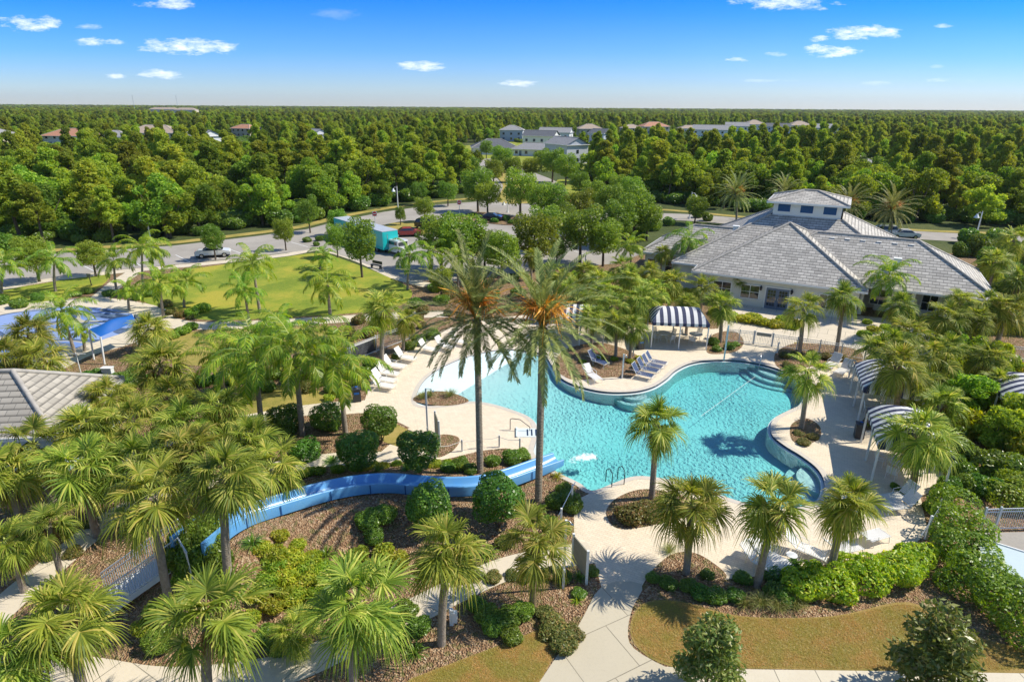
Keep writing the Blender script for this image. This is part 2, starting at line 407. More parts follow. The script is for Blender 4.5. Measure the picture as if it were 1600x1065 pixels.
def sheet(name, poly, z, m, holes=(), kind='structure', label=None, cat=None):
    loops = [[Vector((p[0], p[1], 0)) for p in poly]]+[[Vector((p[0], p[1], 0)) for p in h] for h in holes]
    tris = tessellate_polygon(loops); vs_ = [(p.x, p.y, z) for lp in loops for p in lp]
    fs = []
    for a, b, c in tris:
        A, B, C = vs_[a], vs_[b], vs_[c]
        cr = (B[0]-A[0])*(C[1]-A[1])-(B[1]-A[1])*(C[0]-A[0])
        if abs(cr) < 1e-9: continue
        fs.append((a, b, c) if cr > 0 else (a, c, b))
    me = bpy.data.meshes.new(name); me.from_pydata(vs_, [], fs); me.materials.append(m); me.update()
    o = link(name, me); o['kind'] = kind; return o
def P(*px): return [G(x, y) for x, y in px]
def S(*px, n=5): return catmull([G(x, y) for x, y in px], n, True)
def ribbon(name, px, width, z, m, world=False, kerb=False):
    pts = catmull([Vector((p[0], p[1], 0)) if world else G(*p) for p in px], 6); L = []; Rr = []
    for i, p in enumerate(pts):
        tg = (pts[min(i+1, len(pts)-1)]-pts[max(i-1, 0)]).normalized(); nn = Vector((-tg.y, tg.x, 0))*width/2
        L.append(p+nn); Rr.append(p-nn)
    mb = MB(); n = len(pts)
    mb.add([(p.x, p.y, z) for p in L]+[(p.x, p.y, z) for p in Rr], [(i, n+i, n+i+1, i+1) for i in range(n-1)])
    o = mb.obj(name, m); o['kind'] = 'structure'
    if kerb:
        kb = MB()
        for side in (L, Rr):
            for i in range(n-1): kb.beam((side[i].x, side[i].y, .07), (side[i+1].x, side[i+1].y, .07), .16, .14)
        k = kb.obj('kerb', GM['path']); k['kind'] = 'structure'
    return o

big = [(-5600, -60), (5600, -60), (5600, 5600), (-5600, 5600)]
sheet('ground', big, -.012, GM['soil'], [PHOLE])
sheet('mulch_beds', P((-500, 1300), (2100, 1300), (1900, 560), (1700, 400), (1300, 392), (940, 400), (600, 425), (260, 408), (-200, 470)), -.004, GM['mulch'], [PHOLE])
# the bank
mb = MB(); nx, ny = 84, 60; X0, X1, Y0, Y1 = -21, 4.0, 17, 34
vs_ = [(X0+(X1-X0)*i/(nx-1), Y0+(Y1-Y0)*j/(ny-1)) for j in range(ny) for i in range(nx)]
vs_ = [(a, b, mound(a, b)-.02 if mound(a, b) < .02 else mound(a, b)+random.uniform(-.012, .012)) for a, b in vs_]
mb.add(vs_, [(j*nx+i, j*nx+i+1, (j+1)*nx+i+1, (j+1)*nx+i) for j in range(ny-1) for i in range(nx-1) if max(vs_[j*nx+i][2], vs_[j*nx+i+1][2], vs_[(j+1)*nx+i+1][2], vs_[(j+1)*nx+i][2]) > -.01], smooth=True)
struct(mb.obj('mulch_bank', GM['mulch']))

DECK = P((640, 545), (695, 514), (760, 498), (860, 488), (940, 498), (1000, 506), (1112, 514), (1135, 512), (1165, 540), (1150, 545), (1207, 548), (1255, 552), (1300, 556), (1335, 560), (1425, 598), (1470, 700), (1475, 760),
         (1438, 775), (1450, 832), (1428, 850), (1380, 862), (1300, 880), (1230, 892), (1180, 900), (1130, 905), (1075, 900), (1015, 895), (1003, 915), (940, 918), (930, 880), (897, 868), (897, 800), (906, 778), (926, 768),
         (905, 757), (868, 742), (838, 724), (820, 706), (790, 700), (750, 704), (710, 714), (672, 722), (600, 722), (596, 705), (640, 668), (600, 648), (560, 645), (530, 648), (520, 636), (545, 628), (570, 625), (578, 600), (590, 580))
sheet('pool_deck', DECK, .006, GM['deck'], [PHOLE])
sheet('entry_path', P((1120, 520), (1135, 470), (1500, 510), (1600, 560), (1425, 598), (1335, 560), (1255, 552), (1207, 548), (1150, 545)), .002, GM['path'])
# coping ring
def ring(name, a, b, za, zb, m, smooth=False):
    n = len(a); mb = MB(); za_ = za if callable(za) else (lambda p: za); zb_ = zb if callable(zb) else (lambda p: zb)
    vs_ = [(p.x, p.y, za_(p)) for p in a]+[(p.x, p.y, zb_(p)) for p in b]
    mb.add(vs_, [(i, (i+1) % n, n+(i+1) % n, n+i) for i in range(n)], smooth=smooth)
    return struct(mb.obj(name, m))
WL = -.17
b0, b1 = G(650, 628), G(790, 546)
bdir = (b1-b0).normalized(); bn = Vector((bdir.y, -bdir.x, 0))
def floorz(p):
    s = (Vector((p.x, p.y, 0))-b0).dot(bn)
    if s < 0: s = 0
    z = -.035-.085*s
    k = (p.x-4.0)/8.0                                   # the main basin levels out, a shallower shelf lies to the right
    base = -1.30 if k < 0 else -1.30+.22*min(k, 1)
    return max(z, base)
ring('pool_coping', PCOP, POOL, .014, .014, M['coping'])
ring('pool_tile_band', POOL, POOL, .014, lambda p: max(-.15, floorz(p)), M['navytile'])
ring('pool_ledge', POOL, PIN, lambda p: max(-.15, floorz(p)), lambda p: max(-.16, floorz(p)), M['ledge'])
ring('pool_wall', PIN, PIN, lambda p: max(-.16, floorz(p)), lambda p: floorz(p), GM['pool_plaster'])
pts = [Vector((p.x, p.y)) for p in PIN]; nb = len(pts)
xs = [p.x for p in PIN]; ys = [p.y for p in PIN]
gx = min(xs)
while gx < max(xs):
    gy = min(ys)
    while gy < max(ys):
        if inside(PIN, gx, gy): pts.append(Vector((gx+random.uniform(-.1, .1), gy+random.uniform(-.1, .1))))
        gy += 1.1
    gx += 1.1
cdt = delaunay_2d_cdt(pts, [], [list(range(nb))], 1, 1e-5)
fl = MB(); fl.add([(p.x, p.y, floorz(p)) for p in cdt[0]], [tuple(f) for f in cdt[2]], smooth=True)
struct(fl.obj('pool_basin', GM['pool_plaster']))
# water : a closed body with real absorption
m = bpy.data.materials.new('pool_water'); m.use_nodes = True; t = NT(m.node_tree)
tcc = t.new('ShaderNodeTexCoord').outputs['Object']
mp = t.new('ShaderNodeMapping', {'Vector': tcc, 'Scale': (1.0, .8, 1)})
n1 = t.new('ShaderNodeTexNoise', {'Vector': mp.outputs[0], 'Scale': 3.6, 'Detail': 4.0, 'Roughness': .6, 'Distortion': .8}).outputs[0]
v1 = t.new('ShaderNodeTexVoronoi', {'Vector': mp.outputs[0], 'Scale': 5.2}, feature='SMOOTH_F1').outputs['Distance']
amp = t.ramp(t.new('ShaderNodeTexNoise', {'Vector': tcc, 'Scale': .13, 'Detail': 2.0}).outputs[0], [(.38, .35), (.62, 1.0)])
h = t.math('MULTIPLY', t.math('ADD', n1, t.math('MULTIPLY', v1, .5)), amp)
bp = t.new('ShaderNodeBump', {'Height': h, 'Strength': 1.0, 'Distance': .075})
lw = t.new('ShaderNodeLayerWeight', {'Blend': .5, 'Normal': bp.outputs[0]})
tint = t.ramp(lw.outputs['Facing'], [(.25, (.78, .95, .97)), (.45, (1, 1, 1)), (.62, (.80, .93, .95)), (.8, (.5, .8, .84))])  # ripple light and dark painted into the see-through tint by wave slope
tr = t.new('ShaderNodeBsdfTransparent', {0: tint})
gl = t.new('ShaderNodeBsdfGlossy', {0: (1, 1, 1, 1), 'Roughness': .06, 'Normal': bp.outputs[0]})
fr = t.new('ShaderNodeFresnel', {'IOR': 1.33, 'Normal': bp.outputs[0]})
mx = t.new('ShaderNodeMixShader', {0: fr.outputs[0], 1: tr.outputs[0], 2: gl.outputs[0]})
ab = t.new('ShaderNodeVolumeAbsorption', {'Color': (.0, .87, .89, 1), 'Density': .30})
out = t.new('ShaderNodeOutputMaterial', {0: mx.outputs[0], 1: ab.outputs[0]})
wb = MB(); n = len(PIN); WOUT = offset(POOL, -.02)
nI = len(cdt[0])
wb.add([(p.x, p.y, WL) for p in cdt[0]], [tuple(f) for f in cdt[2]])
wb.add([(p.x, p.y, -1.6) for p in cdt[0]], [tuple(reversed(f)) for f in cdt[2]])
ob = [i for i in range(nI) if i < nb]
wb.add([(cdt[0][i].x, cdt[0][i].y, WL) for i in range(nb)]+[(cdt[0][i].x, cdt[0][i].y, -1.6) for i in range(nb)], [((i+1) % nb, i, nb+i, nb+(i+1) % nb) for i in range(nb)])
import bmesh
wo = wb.obj('pool_water', m); bm = bmesh.new(); bm.from_mesh(wo.data); bmesh.ops.remove_doubles(bm, verts=bm.verts, dist=1e-4); bmesh.ops.recalc_face_normals(bm, faces=bm.faces); bm.to_mesh(wo.data); bm.free(); struct(wo)
# steps and benches under the water
def arcstep(cx, cy, r, z, a0, a1, name='pool_step'):
    c = G(cx, cy, WL); mb = MB(); n = 24
    pts = [(c.x, c.y)]+[(c.x+r*math.cos(R(a0+(a1-a0)*i/n)), c.y+r*math.sin(R(a0+(a1-a0)*i/n))) for i in range(n+1)]
    mb.prism(pts, -1.5, z); struct(mb.obj(name, M['ledge']))
for r, z in ((3.3, -.95), (2.7, -.7), (2.1, -.42)): arcstep(1222, 572, r, z, 155, 300)
for r, z in ((1.5, -.6), (1.0, -.35)): arcstep(990, 612, r, z, 190, 350)
for r, z in ((2.3, -.8), (1.7, -.45)): arcstep(1295, 745, r, z, 90, 260)
# rope line across the pool
a, b = G(1095, 650, WL+.01), G(1180, 588, WL+.01)
tag(MB().tube([a, (a+b)/2, b], .012, 6).obj('float_rope', M['white']), 'thin white rope line floating across the right half of the pool', 'rope')
# foam where the slide runs out
fm = bpy.data.materials.new('white_foam'); fm.use_nodes = True; t = NT(fm.node_tree)
tcc = t.new('ShaderNodeTexCoord').outputs['Object']
nn = noise(t, tcc, 2.4, 9.0, .8)
sepx = t.new('ShaderNodeSeparateXYZ', {0: tcc})
rr = t.math('SQRT', t.math('ADD', t.math('POWER', t.math('MULTIPLY', sepx.outputs[0], .75), 2.0), t.math('POWER', t.math('MULTIPLY', sepx.outputs[1], 1.6), 2.0)))
al = t.math('MULTIPLY', t.math('SUBTRACT', t.math('ADD', t.math('MULTIPLY', nn, 3.4), -1.05), rr), 2.2, clamp=True)
p = t.new('ShaderNodeBsdfPrincipled', {'Base Color': (.85, .9, .92, 1), 'Roughness': .6, 'Alpha': al}); t.new('ShaderNodeOutputMaterial', {0: p.outputs[0]})
c = G(913, 716, WL+.03); mb = MB(); N = 24
mb.add([((i/(N-1)-.5)*3.4, (j/(N-1)-.5)*2.2, .03+.10*random.random()*max(0, 1-((i/(N-1)-.5)*2)**2-((j/(N-1)-.5)*2)**2)) for j in range(N) for i in range(N)], [(j*N+i, j*N+i+1, (j+1)*N+i+1, (j+1)*N+i) for j in range(N-1) for i in range(N-1)], smooth=True)
o = mb.obj('splash_foam', fm, loc=c, rz=R(25)); tag(o, 'white foam where the slide water runs into the pool', 'foam', kind='stuff')

# ------------------------------------------------------------------ lawns, paths, roads
sheet('front_lawn', S((985, 975), (1005, 942), (1060, 938), (1160, 962), (1300, 962), (1420, 940), (1500, 985), (1620, 1020), (1700, 1049), (1400, 1048), (1110, 1042), (1040, 1038), (995, 1010)), .004, GM['tan_lawn'])
sheet('corner_lawn', P((600, 1200), (640, 1060), (720, 1030), (800, 1000), (860, 975), (885, 990), (845, 1062), (780, 1200)), .004, GM['tan_lawn'])
sheet('concrete_path', S((1003, 912), (988, 950), (981, 985), (990, 1012), (1042, 1042), (1085, 1052), (1000, 1250), (700, 1300), (845, 1062), (905, 975), (942, 914), n=3), .010, GM['concrete'])
sheet('sidewalk', P((1040, 1041), (1100, 1044), (1400, 1048), (1700, 1053), (1700, 1150), (950, 1150)), .008, GM['sidewalk'])
ribbon('garden_path', [(925, 862), (860, 872), (790, 888), (720, 918), (640, 958), (540, 1005), (430, 1048), (250, 1068), (100, 1050), (-60, 1062)], 1.5, .009, GM['path'])
ribbon('slide_path', [(-60, 1010), (30, 925), (80, 885), (125, 846), (185, 802), (240, 778), (320, 758), (400, 738), (470, 724), (540, 716), (610, 716)], 1.5, .0075, GM['path'])
ribbon('house_path', [(180, 720), (240, 694), (330, 668), (430, 648), (500, 638), (555, 634)], 1.7, .0065, GM['path'])
sheet('green_lawn', S((300, 420), (440, 402), (500, 396), (560, 414), (640, 450), (620, 480), (540, 490), (440, 496), (330, 500), (265, 488), (215, 462), (232, 436)), .004, GM['green_lawn'])
sheet('west_lawn', S((-30, 460), (60, 444), (165, 428), (150, 452), (70, 474), (-30, 484)), .004, GM['green_lawn'])
sheet('little_lawn', S((262, 528), (340, 514), (450, 512), (520, 512), (440, 560), (330, 572), (262, 560)), .004, GM['verge'])
sheet('path_lawn', S((325, 615), (400, 602), (470, 604), (520, 622), (450, 640), (340, 662)), .004, GM['verge'])
sheet('topiary_lawn', S((590, 652), (640, 672), (676, 690), (660, 705), (600, 690), (575, 668)), .012, GM['verge'])
sheet('right_lawn', S((1240, 535), (1290, 540), (1330, 548), (1290, 556)), .004, GM['verge'])
for nm, px in (('deck_bed', [(947, 802), (958, 782), (985, 768), (1015, 764), (1060, 772), (1105, 785), (1100, 800), (1050, 813), (1000, 824), (962, 824)]),
               ('deck_bed', [(1238, 688), (1236, 664), (1258, 653), (1280, 665), (1281, 684), (1262, 693)]),
               ('deck_bed', [(868, 574), (880, 548), (930, 535), (975, 545), (1004, 562), (1000, 578), (985, 590), (958, 589), (925, 592), (890, 592)]),
               ('deck_bed', [(645, 624), (664, 613), (700, 612), (733, 626), (700, 634), (665, 631)]),
               ('deck_bed', [(672, 690), (688, 679), (712, 681), (718, 690), (705, 706), (680, 714)]),
               ('deck_bed', [(1104, 549), (1112, 524), (1146, 517), (1162, 533), (1152, 548), (1125, 553)]),
               ('deck_bed', [(1212, 570), (1214, 549), (1250, 536), (1335, 545), (1345, 566), (1300, 566), (1262, 574), (1232, 580)]),
               ('deck_bed', [(1012, 900), (1045, 868), (1078, 862), (1110, 876), (1135, 903), (1080, 915), (1020, 912)]),
               ('deck_bed', [(1396, 650), (1420, 640), (1400, 625), (1365, 640), (1345, 662), (1360, 672)])):
    sheet(nm, S(*px), .018, GM['mulch'])
# splash pad
sheet('splash_deck', S((-60, 488), (60, 472), (150, 465), (228, 474), (272, 490), (262, 512), (205, 537), (140, 556), (90, 580), (30, 596), (-60, 600)), .006, GM['path'])
sheet('splash_pad_floor', S((-20, 500), (50, 484), (120, 479), (190, 485), (213, 497), (202, 515), (165, 529), (110, 547), (60, 560), (15, 566), (-25, 555)), .012, GM['splash_floor'])
ribbon('lawn_path', [(255, 500), (290, 508), (360, 508), (440, 504), (540, 498), (640, 492), (700, 490)], 2.2, .0095, GM['path'])
ribbon('diagonal_path', [(150, 470), (168, 455), (186, 440), (215, 422)], 2.0, .0095, GM['path'])
ribbon('lot_sidewalk', [(-80, 468), (60, 440), (190, 424), (300, 414), (440, 399), (500, 390), (560, 405), (620, 432), (670, 446)], 1.9, .0115, GM['path'])
# roads
def asphalt(name, px, z=.012): return sheet(name, P(*px), z, GM['asphalt'])
asphalt('parking_lot', [(-200, 455), (-200, 432), (60, 398), (150, 392), (270, 384), (400, 369), (480, 358), (530, 345), (600, 331), (680, 320), (760, 314), (840, 320), (900, 340), (935, 372), (1000, 398), (960, 412), (820, 424), (720, 440), (640, 438), (560, 408), (500, 388), (440, 396), (300, 411), (190, 421), (60, 437), (-80, 462)])
ribbon('access_road', [(800, 330), (900, 338), (1000, 338), (1080, 340), (1200, 350), (1350, 362), (1480, 370), (1650, 378), (1900, 392)], 8.0, .016, GM['asphalt'])
ribbon('boulevard', [(770, 322), (772, 300), (758, 278), (748, 262), (742, 250), (700, 232)], 7.0, .020, GM['asphalt'])
ribbon('boulevard_lane', [(850, 322), (868, 304), (860, 290), (845, 280), (800, 262), (765, 248)], 6.0, .020, GM['asphalt'])
sheet('road_island', S((586, 362), (604, 351), (650, 345), (700, 349), (700, 358), (655, 368), (615, 370)), .10, GM['verge'])
sheet('road_island', S((700, 345), (745, 332), (800, 338), (812, 350), (790, 352), (750, 348)), .10, GM['mulch'])
sheet('boulevard_verge', S((778, 315), (786, 290), (772, 268), (790, 266), (840, 286), (852, 300), (835, 316)), .03, GM['verge'])
sheet('boulevard_verge', S((868, 290), (880, 280), (950, 300), (960, 322), (880, 320)), .012, GM['bright_lawn'])
sheet('lot_verge', P((848, 340), (960, 350), (970, 366), (870, 352)), .03, GM['bright_lawn'])
ribbon('lot_walk', [(850, 342), (900, 352), (965, 364)], 1.6, .05, GM['path'])
ribbon('wood_verge', [(-100, 412), (50, 394), (150, 387), (270, 379), (400, 364), (470, 354), (530, 339), (600, 326), (680, 315), (740, 310)], 2.2, .020, GM['verge'])
ribbon('wood_verge', [(860, 300), (920, 322), (1040, 328), (1150, 338), (1300, 350), (1440, 360), (1600, 366)], 2.0, .024, GM['verge'])
sheet('far_meadow', S((1330, 268), (1370, 262), (1400, 268), (1400, 280), (1360, 284)), .02, GM['bright_lawn'])
sheet('far_meadow', P((720, 228), (800, 222), (905, 232), (930, 262), (860, 268), (800, 262), (745, 250)), .004, GM['bright_lawn'])
# painted bay lines
for x0, y0, x1, y1 in [(300, 411, 270, 396), (345, 405, 312, 392), (390, 401, 355, 388), (440, 395, 402, 383), (225, 418, 196, 402), (150, 425, 122, 411), (485, 387, 450, 377), (880, 405, 850, 392), (920, 400, 885, 388)]:
    a, b = G(x0, y0), G(x1, y1); d = (b-a); n_ = Vector((-d.y, d.x, 0)).normalized()*.06; a = a+d*.1; b = a+d*.75
    mb = MB(); mb.add([(q.x, q.y, .018) for q in (a+n_, a-n_, b-n_, b+n_)], [(0, 1, 2, 3)]); struct(mb.obj('bay_line', M['white']))
# ------------------------------------------------------------------ plants
def quads(C, A, B):
    "leaf quads: centre C, half axes A and B (N x 3)"
    n = len(C); V = np.empty((n, 4, 3)); V[:, 0] = C-A; V[:, 1] = C-B*.9-A*.05; V[:, 2] = C+A; V[:, 3] = C+B*.9-A*.05
    F = np.arange(n*4).reshape(n, 4); return V.reshape(-1, 3), F
def unit(v): return v/np.maximum(np.linalg.norm(v, axis=-1, keepdims=True), 1e-9)
def leaf_cloud(blobs, n, size, seed, aspect=.5, shell=.72, jitter=.8, up=.3, flat_bottom=None, clump=0, zfun=None):
    r = np.random.default_rng(seed); bl = np.array(blobs, float); area = (bl[:, 3]*bl[:, 4]+bl[:, 4]*bl[:, 5]+bl[:, 3]*bl[:, 5])
    k = r.choice(len(bl), n, p=area/area.sum())
    d = unit(r.normal(size=(n, 3)))
    if clump:
        cc = unit(r.normal(size=(clump, 3))); wgt = d @ cc.T; best = cc[np.argmax(wgt, axis=1)]; ww = wgt.max(axis=1)
        rad_mod = .82+.22*np.clip((ww-.75)/.25, 0, 1)
    else: rad_mod = 1.0
    rad = (shell+(1-shell)*r.random(n)**.7)*rad_mod
    C = bl[k, :3]+d*rad[:, None]*bl[k, 3:6]
    N = unit(d/bl[k, 3:6]*bl[k, 3:6].mean(axis=1, keepdims=True)+r.normal(size=(n, 3))*jitter+np.array([0, 0, up]))
    T = unit(np.cross(N, r.normal(size=(n, 3)))); Bv = np.cross(N, T)
    s = size*(.6+.8*r.random(n))[:, None]
    keep = np.ones(n, bool)
    for j in range(len(bl)):                              # drop leaves buried deep inside another lump
        q = (C-bl[j, :3])/bl[j, 3:6]; keep &= ~((np.einsum('ij,ij->i', q, q) < .30) & (k != j))
    if flat_bottom is not None: keep &= C[:, 2] > flat_bottom
    return quads(C[keep], T[keep]*s[keep], Bv[keep]*s[keep]*aspect)
def merge(parts):
    V = []; F = []; b = 0
    for v, f in parts: V.append(v); F.append(f+b); b += len(v)
    return np.concatenate(V), np.concatenate(F)

def strip(pts, widths, side):
    "thin ribbon along pts (k x 3), side vector(s)"
    pts = np.array(pts); wd = np.array(widths)[:, None]; side = np.array(side)
    a = pts-side*wd; b = pts+side*wd; V = np.concatenate([a, b]); k = len(pts)
    F = np.array([(i, i+1, k+i+1, k+i) for i in range(k-1)]); return V, F

def sabal_crown(name, seed, n=34, pet=.95, fan=.95, droopy=1.0, up=82, low=-48, nseg=42):
    r = np.random.default_rng(seed); parts = []; pp = []
    for i in range(n):
        fr = (i+.5)/n; az_ = i*2.39996+r.normal()*.3; el_ = R(up+(low-up)*fr**.82+r.normal()*11); fd = .4+1.3*r.random()
        L = pet*(.75+.5*fr)*(.9+.2*r.random()); sc_ = (.82+.3*math.sin(math.pi*min(fr*1.2, 1)))*fan*(.9+.2*r.random())
        h = np.array([math.cos(az_), math.sin(az_), 0]); p = np.array([0, 0, .05+.22*(1-fr)]); e = el_; pts = [p.copy()]
        for s_ in range(5):
            dv = h*math.cos(e)+np.array([0, 0, math.sin(e)]); p = p+dv*L/5; pts.append(p.copy()); e -= R(5+5*fr)*droopy
        f = h*math.cos(e)+np.array([0, 0, math.sin(e)]); lat = np.array([-h[1], h[0], 0]); lat = unit(lat+np.array([0, 0, r.normal()*.25])); nn = unit(np.cross(f, lat))
        if nn[2] < 0 and e > R(-60): nn = -nn
        pp.append(strip(pts, [.035, .028, .022, .02, .018, .015], lat)); 
        tipc = pts[-1]
        for k in range(nseg):
            a = R(-142+284*k/(nseg-1)+r.normal()*1.5)
            ln = sc_*(.62+.42*math.cos(a/2)**2)*(.93+.14*r.random()); base = tipc+f*(.16*math.cos(a)**2 if abs(a) < 1.57 else 0)*sc_
            dv = f*math.cos(a)+lat*math.sin(a)+nn*(.38*abs(math.sin(a))+.10*math.cos(a)+r.normal()*.05)
            dv = unit(dv); g1 = r.random()*.25+.22
            q = [base, base+dv*ln*.38, base+dv*ln*.70+np.array([0, 0, -g1*.3*ln*fd]), base+dv*ln*(.98-.06*fd)+np.array([0, 0, -g1*ln*(.85+.9*fr)*fd])]
            sd_ = unit(np.cross(dv, nn)+nn*(.35 if k % 2 else -.35)); wd = .027*sc_/.95
            parts.append(strip(q, [.02, wd, wd*.65, .002], sd_))
    V, F = merge(parts); V2, F2 = merge(pp); F2 = F2+len(V)
    return fastmesh(name, np.concatenate([V, V2]), np.concatenate([F, F2]), [M['sabal'], M['petiole']], np.array([0]*len(F)+[1]*len(F2)))

def dead_fans(name, seed):
    me = sabal_crown(name, seed, n=5, pet=.55, fan=.8, up=-50, low=-78, nseg=24); me.materials.clear(); me.materials.append(M['deadleaf']); me.materials.append(M['deadleaf']); return me
def pinnate(name, seed, n, length, up, low, arch, leaflet, nl, droop, wleaf, mats, vee=.2, fwd=.45):
    r = np.random.default_rng(seed); parts = []; pp = []
    for i in range(n):
        fr = (i+.5)/n; az_ = i*2.39996+r.normal()*.12; e = R(up+(low-up)*fr**.9+r.normal()*6); L = length*(.8+.35*r.random())*(.8+.2*math.sin(math.pi*min(1, fr+.25)))
        h = np.array([math.cos(az_), math.sin(az_), 0]); lat0 = np.array([-h[1], h[0], 0]); p = np.array([0, 0, .1+.25*(1-fr)]); pts = [p.copy()]; es = [e]; K = 11
        tw = r.normal()*.12
        for s_ in range(K):
            dv = h*math.cos(e)+np.array([0, 0, math.sin(e)]); p = p+dv*L/K; e -= R(arch)*(0.35+1.3*s_/K)/K*(1.15-.3*fr); pts.append(p.copy()); es.append(e)
        pts = np.array(pts); pp.append(strip(pts, np.linspace(.035, .006, K+1), lat0))
        for side in (-1, 1):
            for k in range(nl):
                u = .14+.86*(k+.5*r.random())/nl; x = u*K; j = min(int(x), K-1); q = pts[j]+(pts[j+1]-pts[j])*(x-j); ee = es[j]
                f = h*math.cos(ee)+np.array([0, 0, math.sin(ee)]); nn = -h*math.sin(ee)+np.array([0, 0, math.cos(ee)])
                ln = leaflet*(.55+.6*math.sin(math.pi*min(1, (u+.12)*.9)))*(.85+.3*r.random())
                dv = unit(lat0*side*(.85+.1*r.normal())+f*(fwd+.5*u)+nn*(vee+.10*r.normal()+tw*side))
                m_ = q+dv*ln*.55+np.array([0, 0, -droop*ln*.18]); t_ = q+dv*ln*(.95-.25*droop)+np.array([0, 0, -droop*ln*.75])
                sd_ = unit(np.cross(dv, nn)+nn*r.normal()*.3)
                parts.append(strip([q, m_, t_], [wleaf*.6, wleaf, .002], sd_))
    V, F = merge(parts); V2, F2 = merge(pp); F2 = F2+len(V)
    return fastmesh(name, np.concatenate([V, V2]), np.concatenate([F, F2]), mats, np.array([0]*len(F)+[1]*len(F2)))

SAB = [sabal_crown('palm_crown_%d' % i, 20+i, n=[25, 29, 23, 32, 22][i], pet=[.8, .95, .85, .75, 1.0][i], fan=[1.0, 1.0, 1.06, .96, .98][i], low=[-55, -50, -42, -62, -58][i]) for i in range(5)]
DEAD = [dead_fans('dead_fronds_%d' % i, 90+i) for i in range(2)]
QUE = [pinnate('queen_crown_%d' % i, 40+i, [17, 19, 15][i], 3.5, 80, -20, [105, 95, 112][i], .72, 52, .7, .026, [M['queen'], M['petiole']], .05) for i in range(3)]
DAT = [pinnate('date_crown_%d' % i, 60+i, [62, 56][i], 4.2, 84, -40, [54, 60][i], .36, 64, .1, .018, [M['date'], M['petiole']], .35, .85) for i in range(2)]

def trunk_mesh(name, lean, H, r0, r1, kind):
    mb = MB(); n = 14; K = max(10, int(H/.09)) if kind != 'plain' else 12; K = min(K, 150); rings = []
    for i in range(K+1):
        u = i/K; cx = lean[0]*u**1.5; cy = lean[1]*u**1.5; rr = r0+(r1-r0)*min(1, u*1.6)+.10*max(0, .06-u)*10*r0
        ring_ = []
        for k in range(n):
            a = 2*math.pi*k/n; q = rr
            if kind == 'date': q *= 1+.13*(((k*3/n+i*.5) % 1.0)-.5)+.06*((i % 2)-.5); q *= 1+.35*max(0, u-.93)/.07
            elif kind == 'boots':
                if u > .55: q *= 1.25+.22*math.sin((k/n*6+i*.9)*2*math.pi*.5)+.1*random.random()
                else: q *= 1+.04*random.random()
            elif kind == 'smooth': q *= 1+.05*random.random()+(.18 if u > .88 else 0)
            ring_.append((cx+q*math.cos(a), cy+q*math.sin(a), H*u))
        rings.append(ring_)
    vs_ = [p for q in rings for p in q]
    mb.add(vs_, [(i*n+k, i*n+(k+1) % n, (i+1)*n+(k+1) % n, (i+1)*n+k) for i in range(K) for k in range(n)], smooth=kind != 'date')
    mb.add(rings[-1], [tuple(range(n))])
    return mb.mesh(name, [M['datebark'] if kind == 'date' else M['boots'] if kind == 'boots' else M['palmbark']])

CNT = {'s': 0, 'q': 0, 'd': 0}
def palm(kind, cx, cy, bx, by, label, s=1.0, group=None, boots=False, h=None):
    "crown centre in the photo, foot of the trunk in the photo (or a height h when the foot is hidden)"
    if h is None:
        b = GT(bx, by); x, z = HZ(cx, cy, b.y); H = z-b.z; lean = (x-b.x, 0)
        H = max(H, .8)
    else:
        b = G(cx, cy, h); b.z = mound(b.x, b.y); H = h-b.z; lean = (random.uniform(-.25, .25), random.uniform(-.2, .2)); b.x -= lean[0]; b.y -= lean[1]
    nm = {'s': 'cabbage_palm', 'q': 'queen_palm', 'd': 'date_palm'}[kind]
    o = thing(nm, label, 'palm', b, 0, group)
    r_ = {'s': (.17, .15), 'q': (.17, .13), 'd': (.20, .185)}[kind]
    k = max(.8, s) if kind != 'd' else 1
    link('trunk', trunk_mesh('trunk', lean, H, r_[0]*k, r_[1]*k, 'date' if kind == 'd' else 'boots' if boots else 'smooth'), o)
    i = CNT[kind]; CNT[kind] += 1; S_ = {'s': SAB, 'q': QUE, 'd': DAT}[kind]
    c = link('crown', S_[i % len(S_)], o, (lean[0], lean[1], H-.05), rz=i*1.7, sc=s)
    c.rotation_euler = (random.uniform(-.07, .07), random.uniform(-.07, .07), i*1.7)
    if kind == 's' and i % 5 in (0, 2): link('dead_fronds', DEAD[i % 2], o, (lean[0], lean[1], H-.1), rz=i*.9, sc=s)
    return o, lean, H

def multi_trunk(h, spread, n, r=.035, mat_=None):
    mb = MB()
    for i in range(n):
        a = 2*math.pi*i/n+random.random(); mb.tube([(.05*math.cos(a), .05*math.sin(a), 0), (spread*.5*math.cos(a), spread*.5*math.sin(a), h*.55), (spread*math.cos(a), spread*math.sin(a), h)], [r, r*.8, r*.4], 6)
    return mb.mesh('stems', [mat_ or M['bark']])
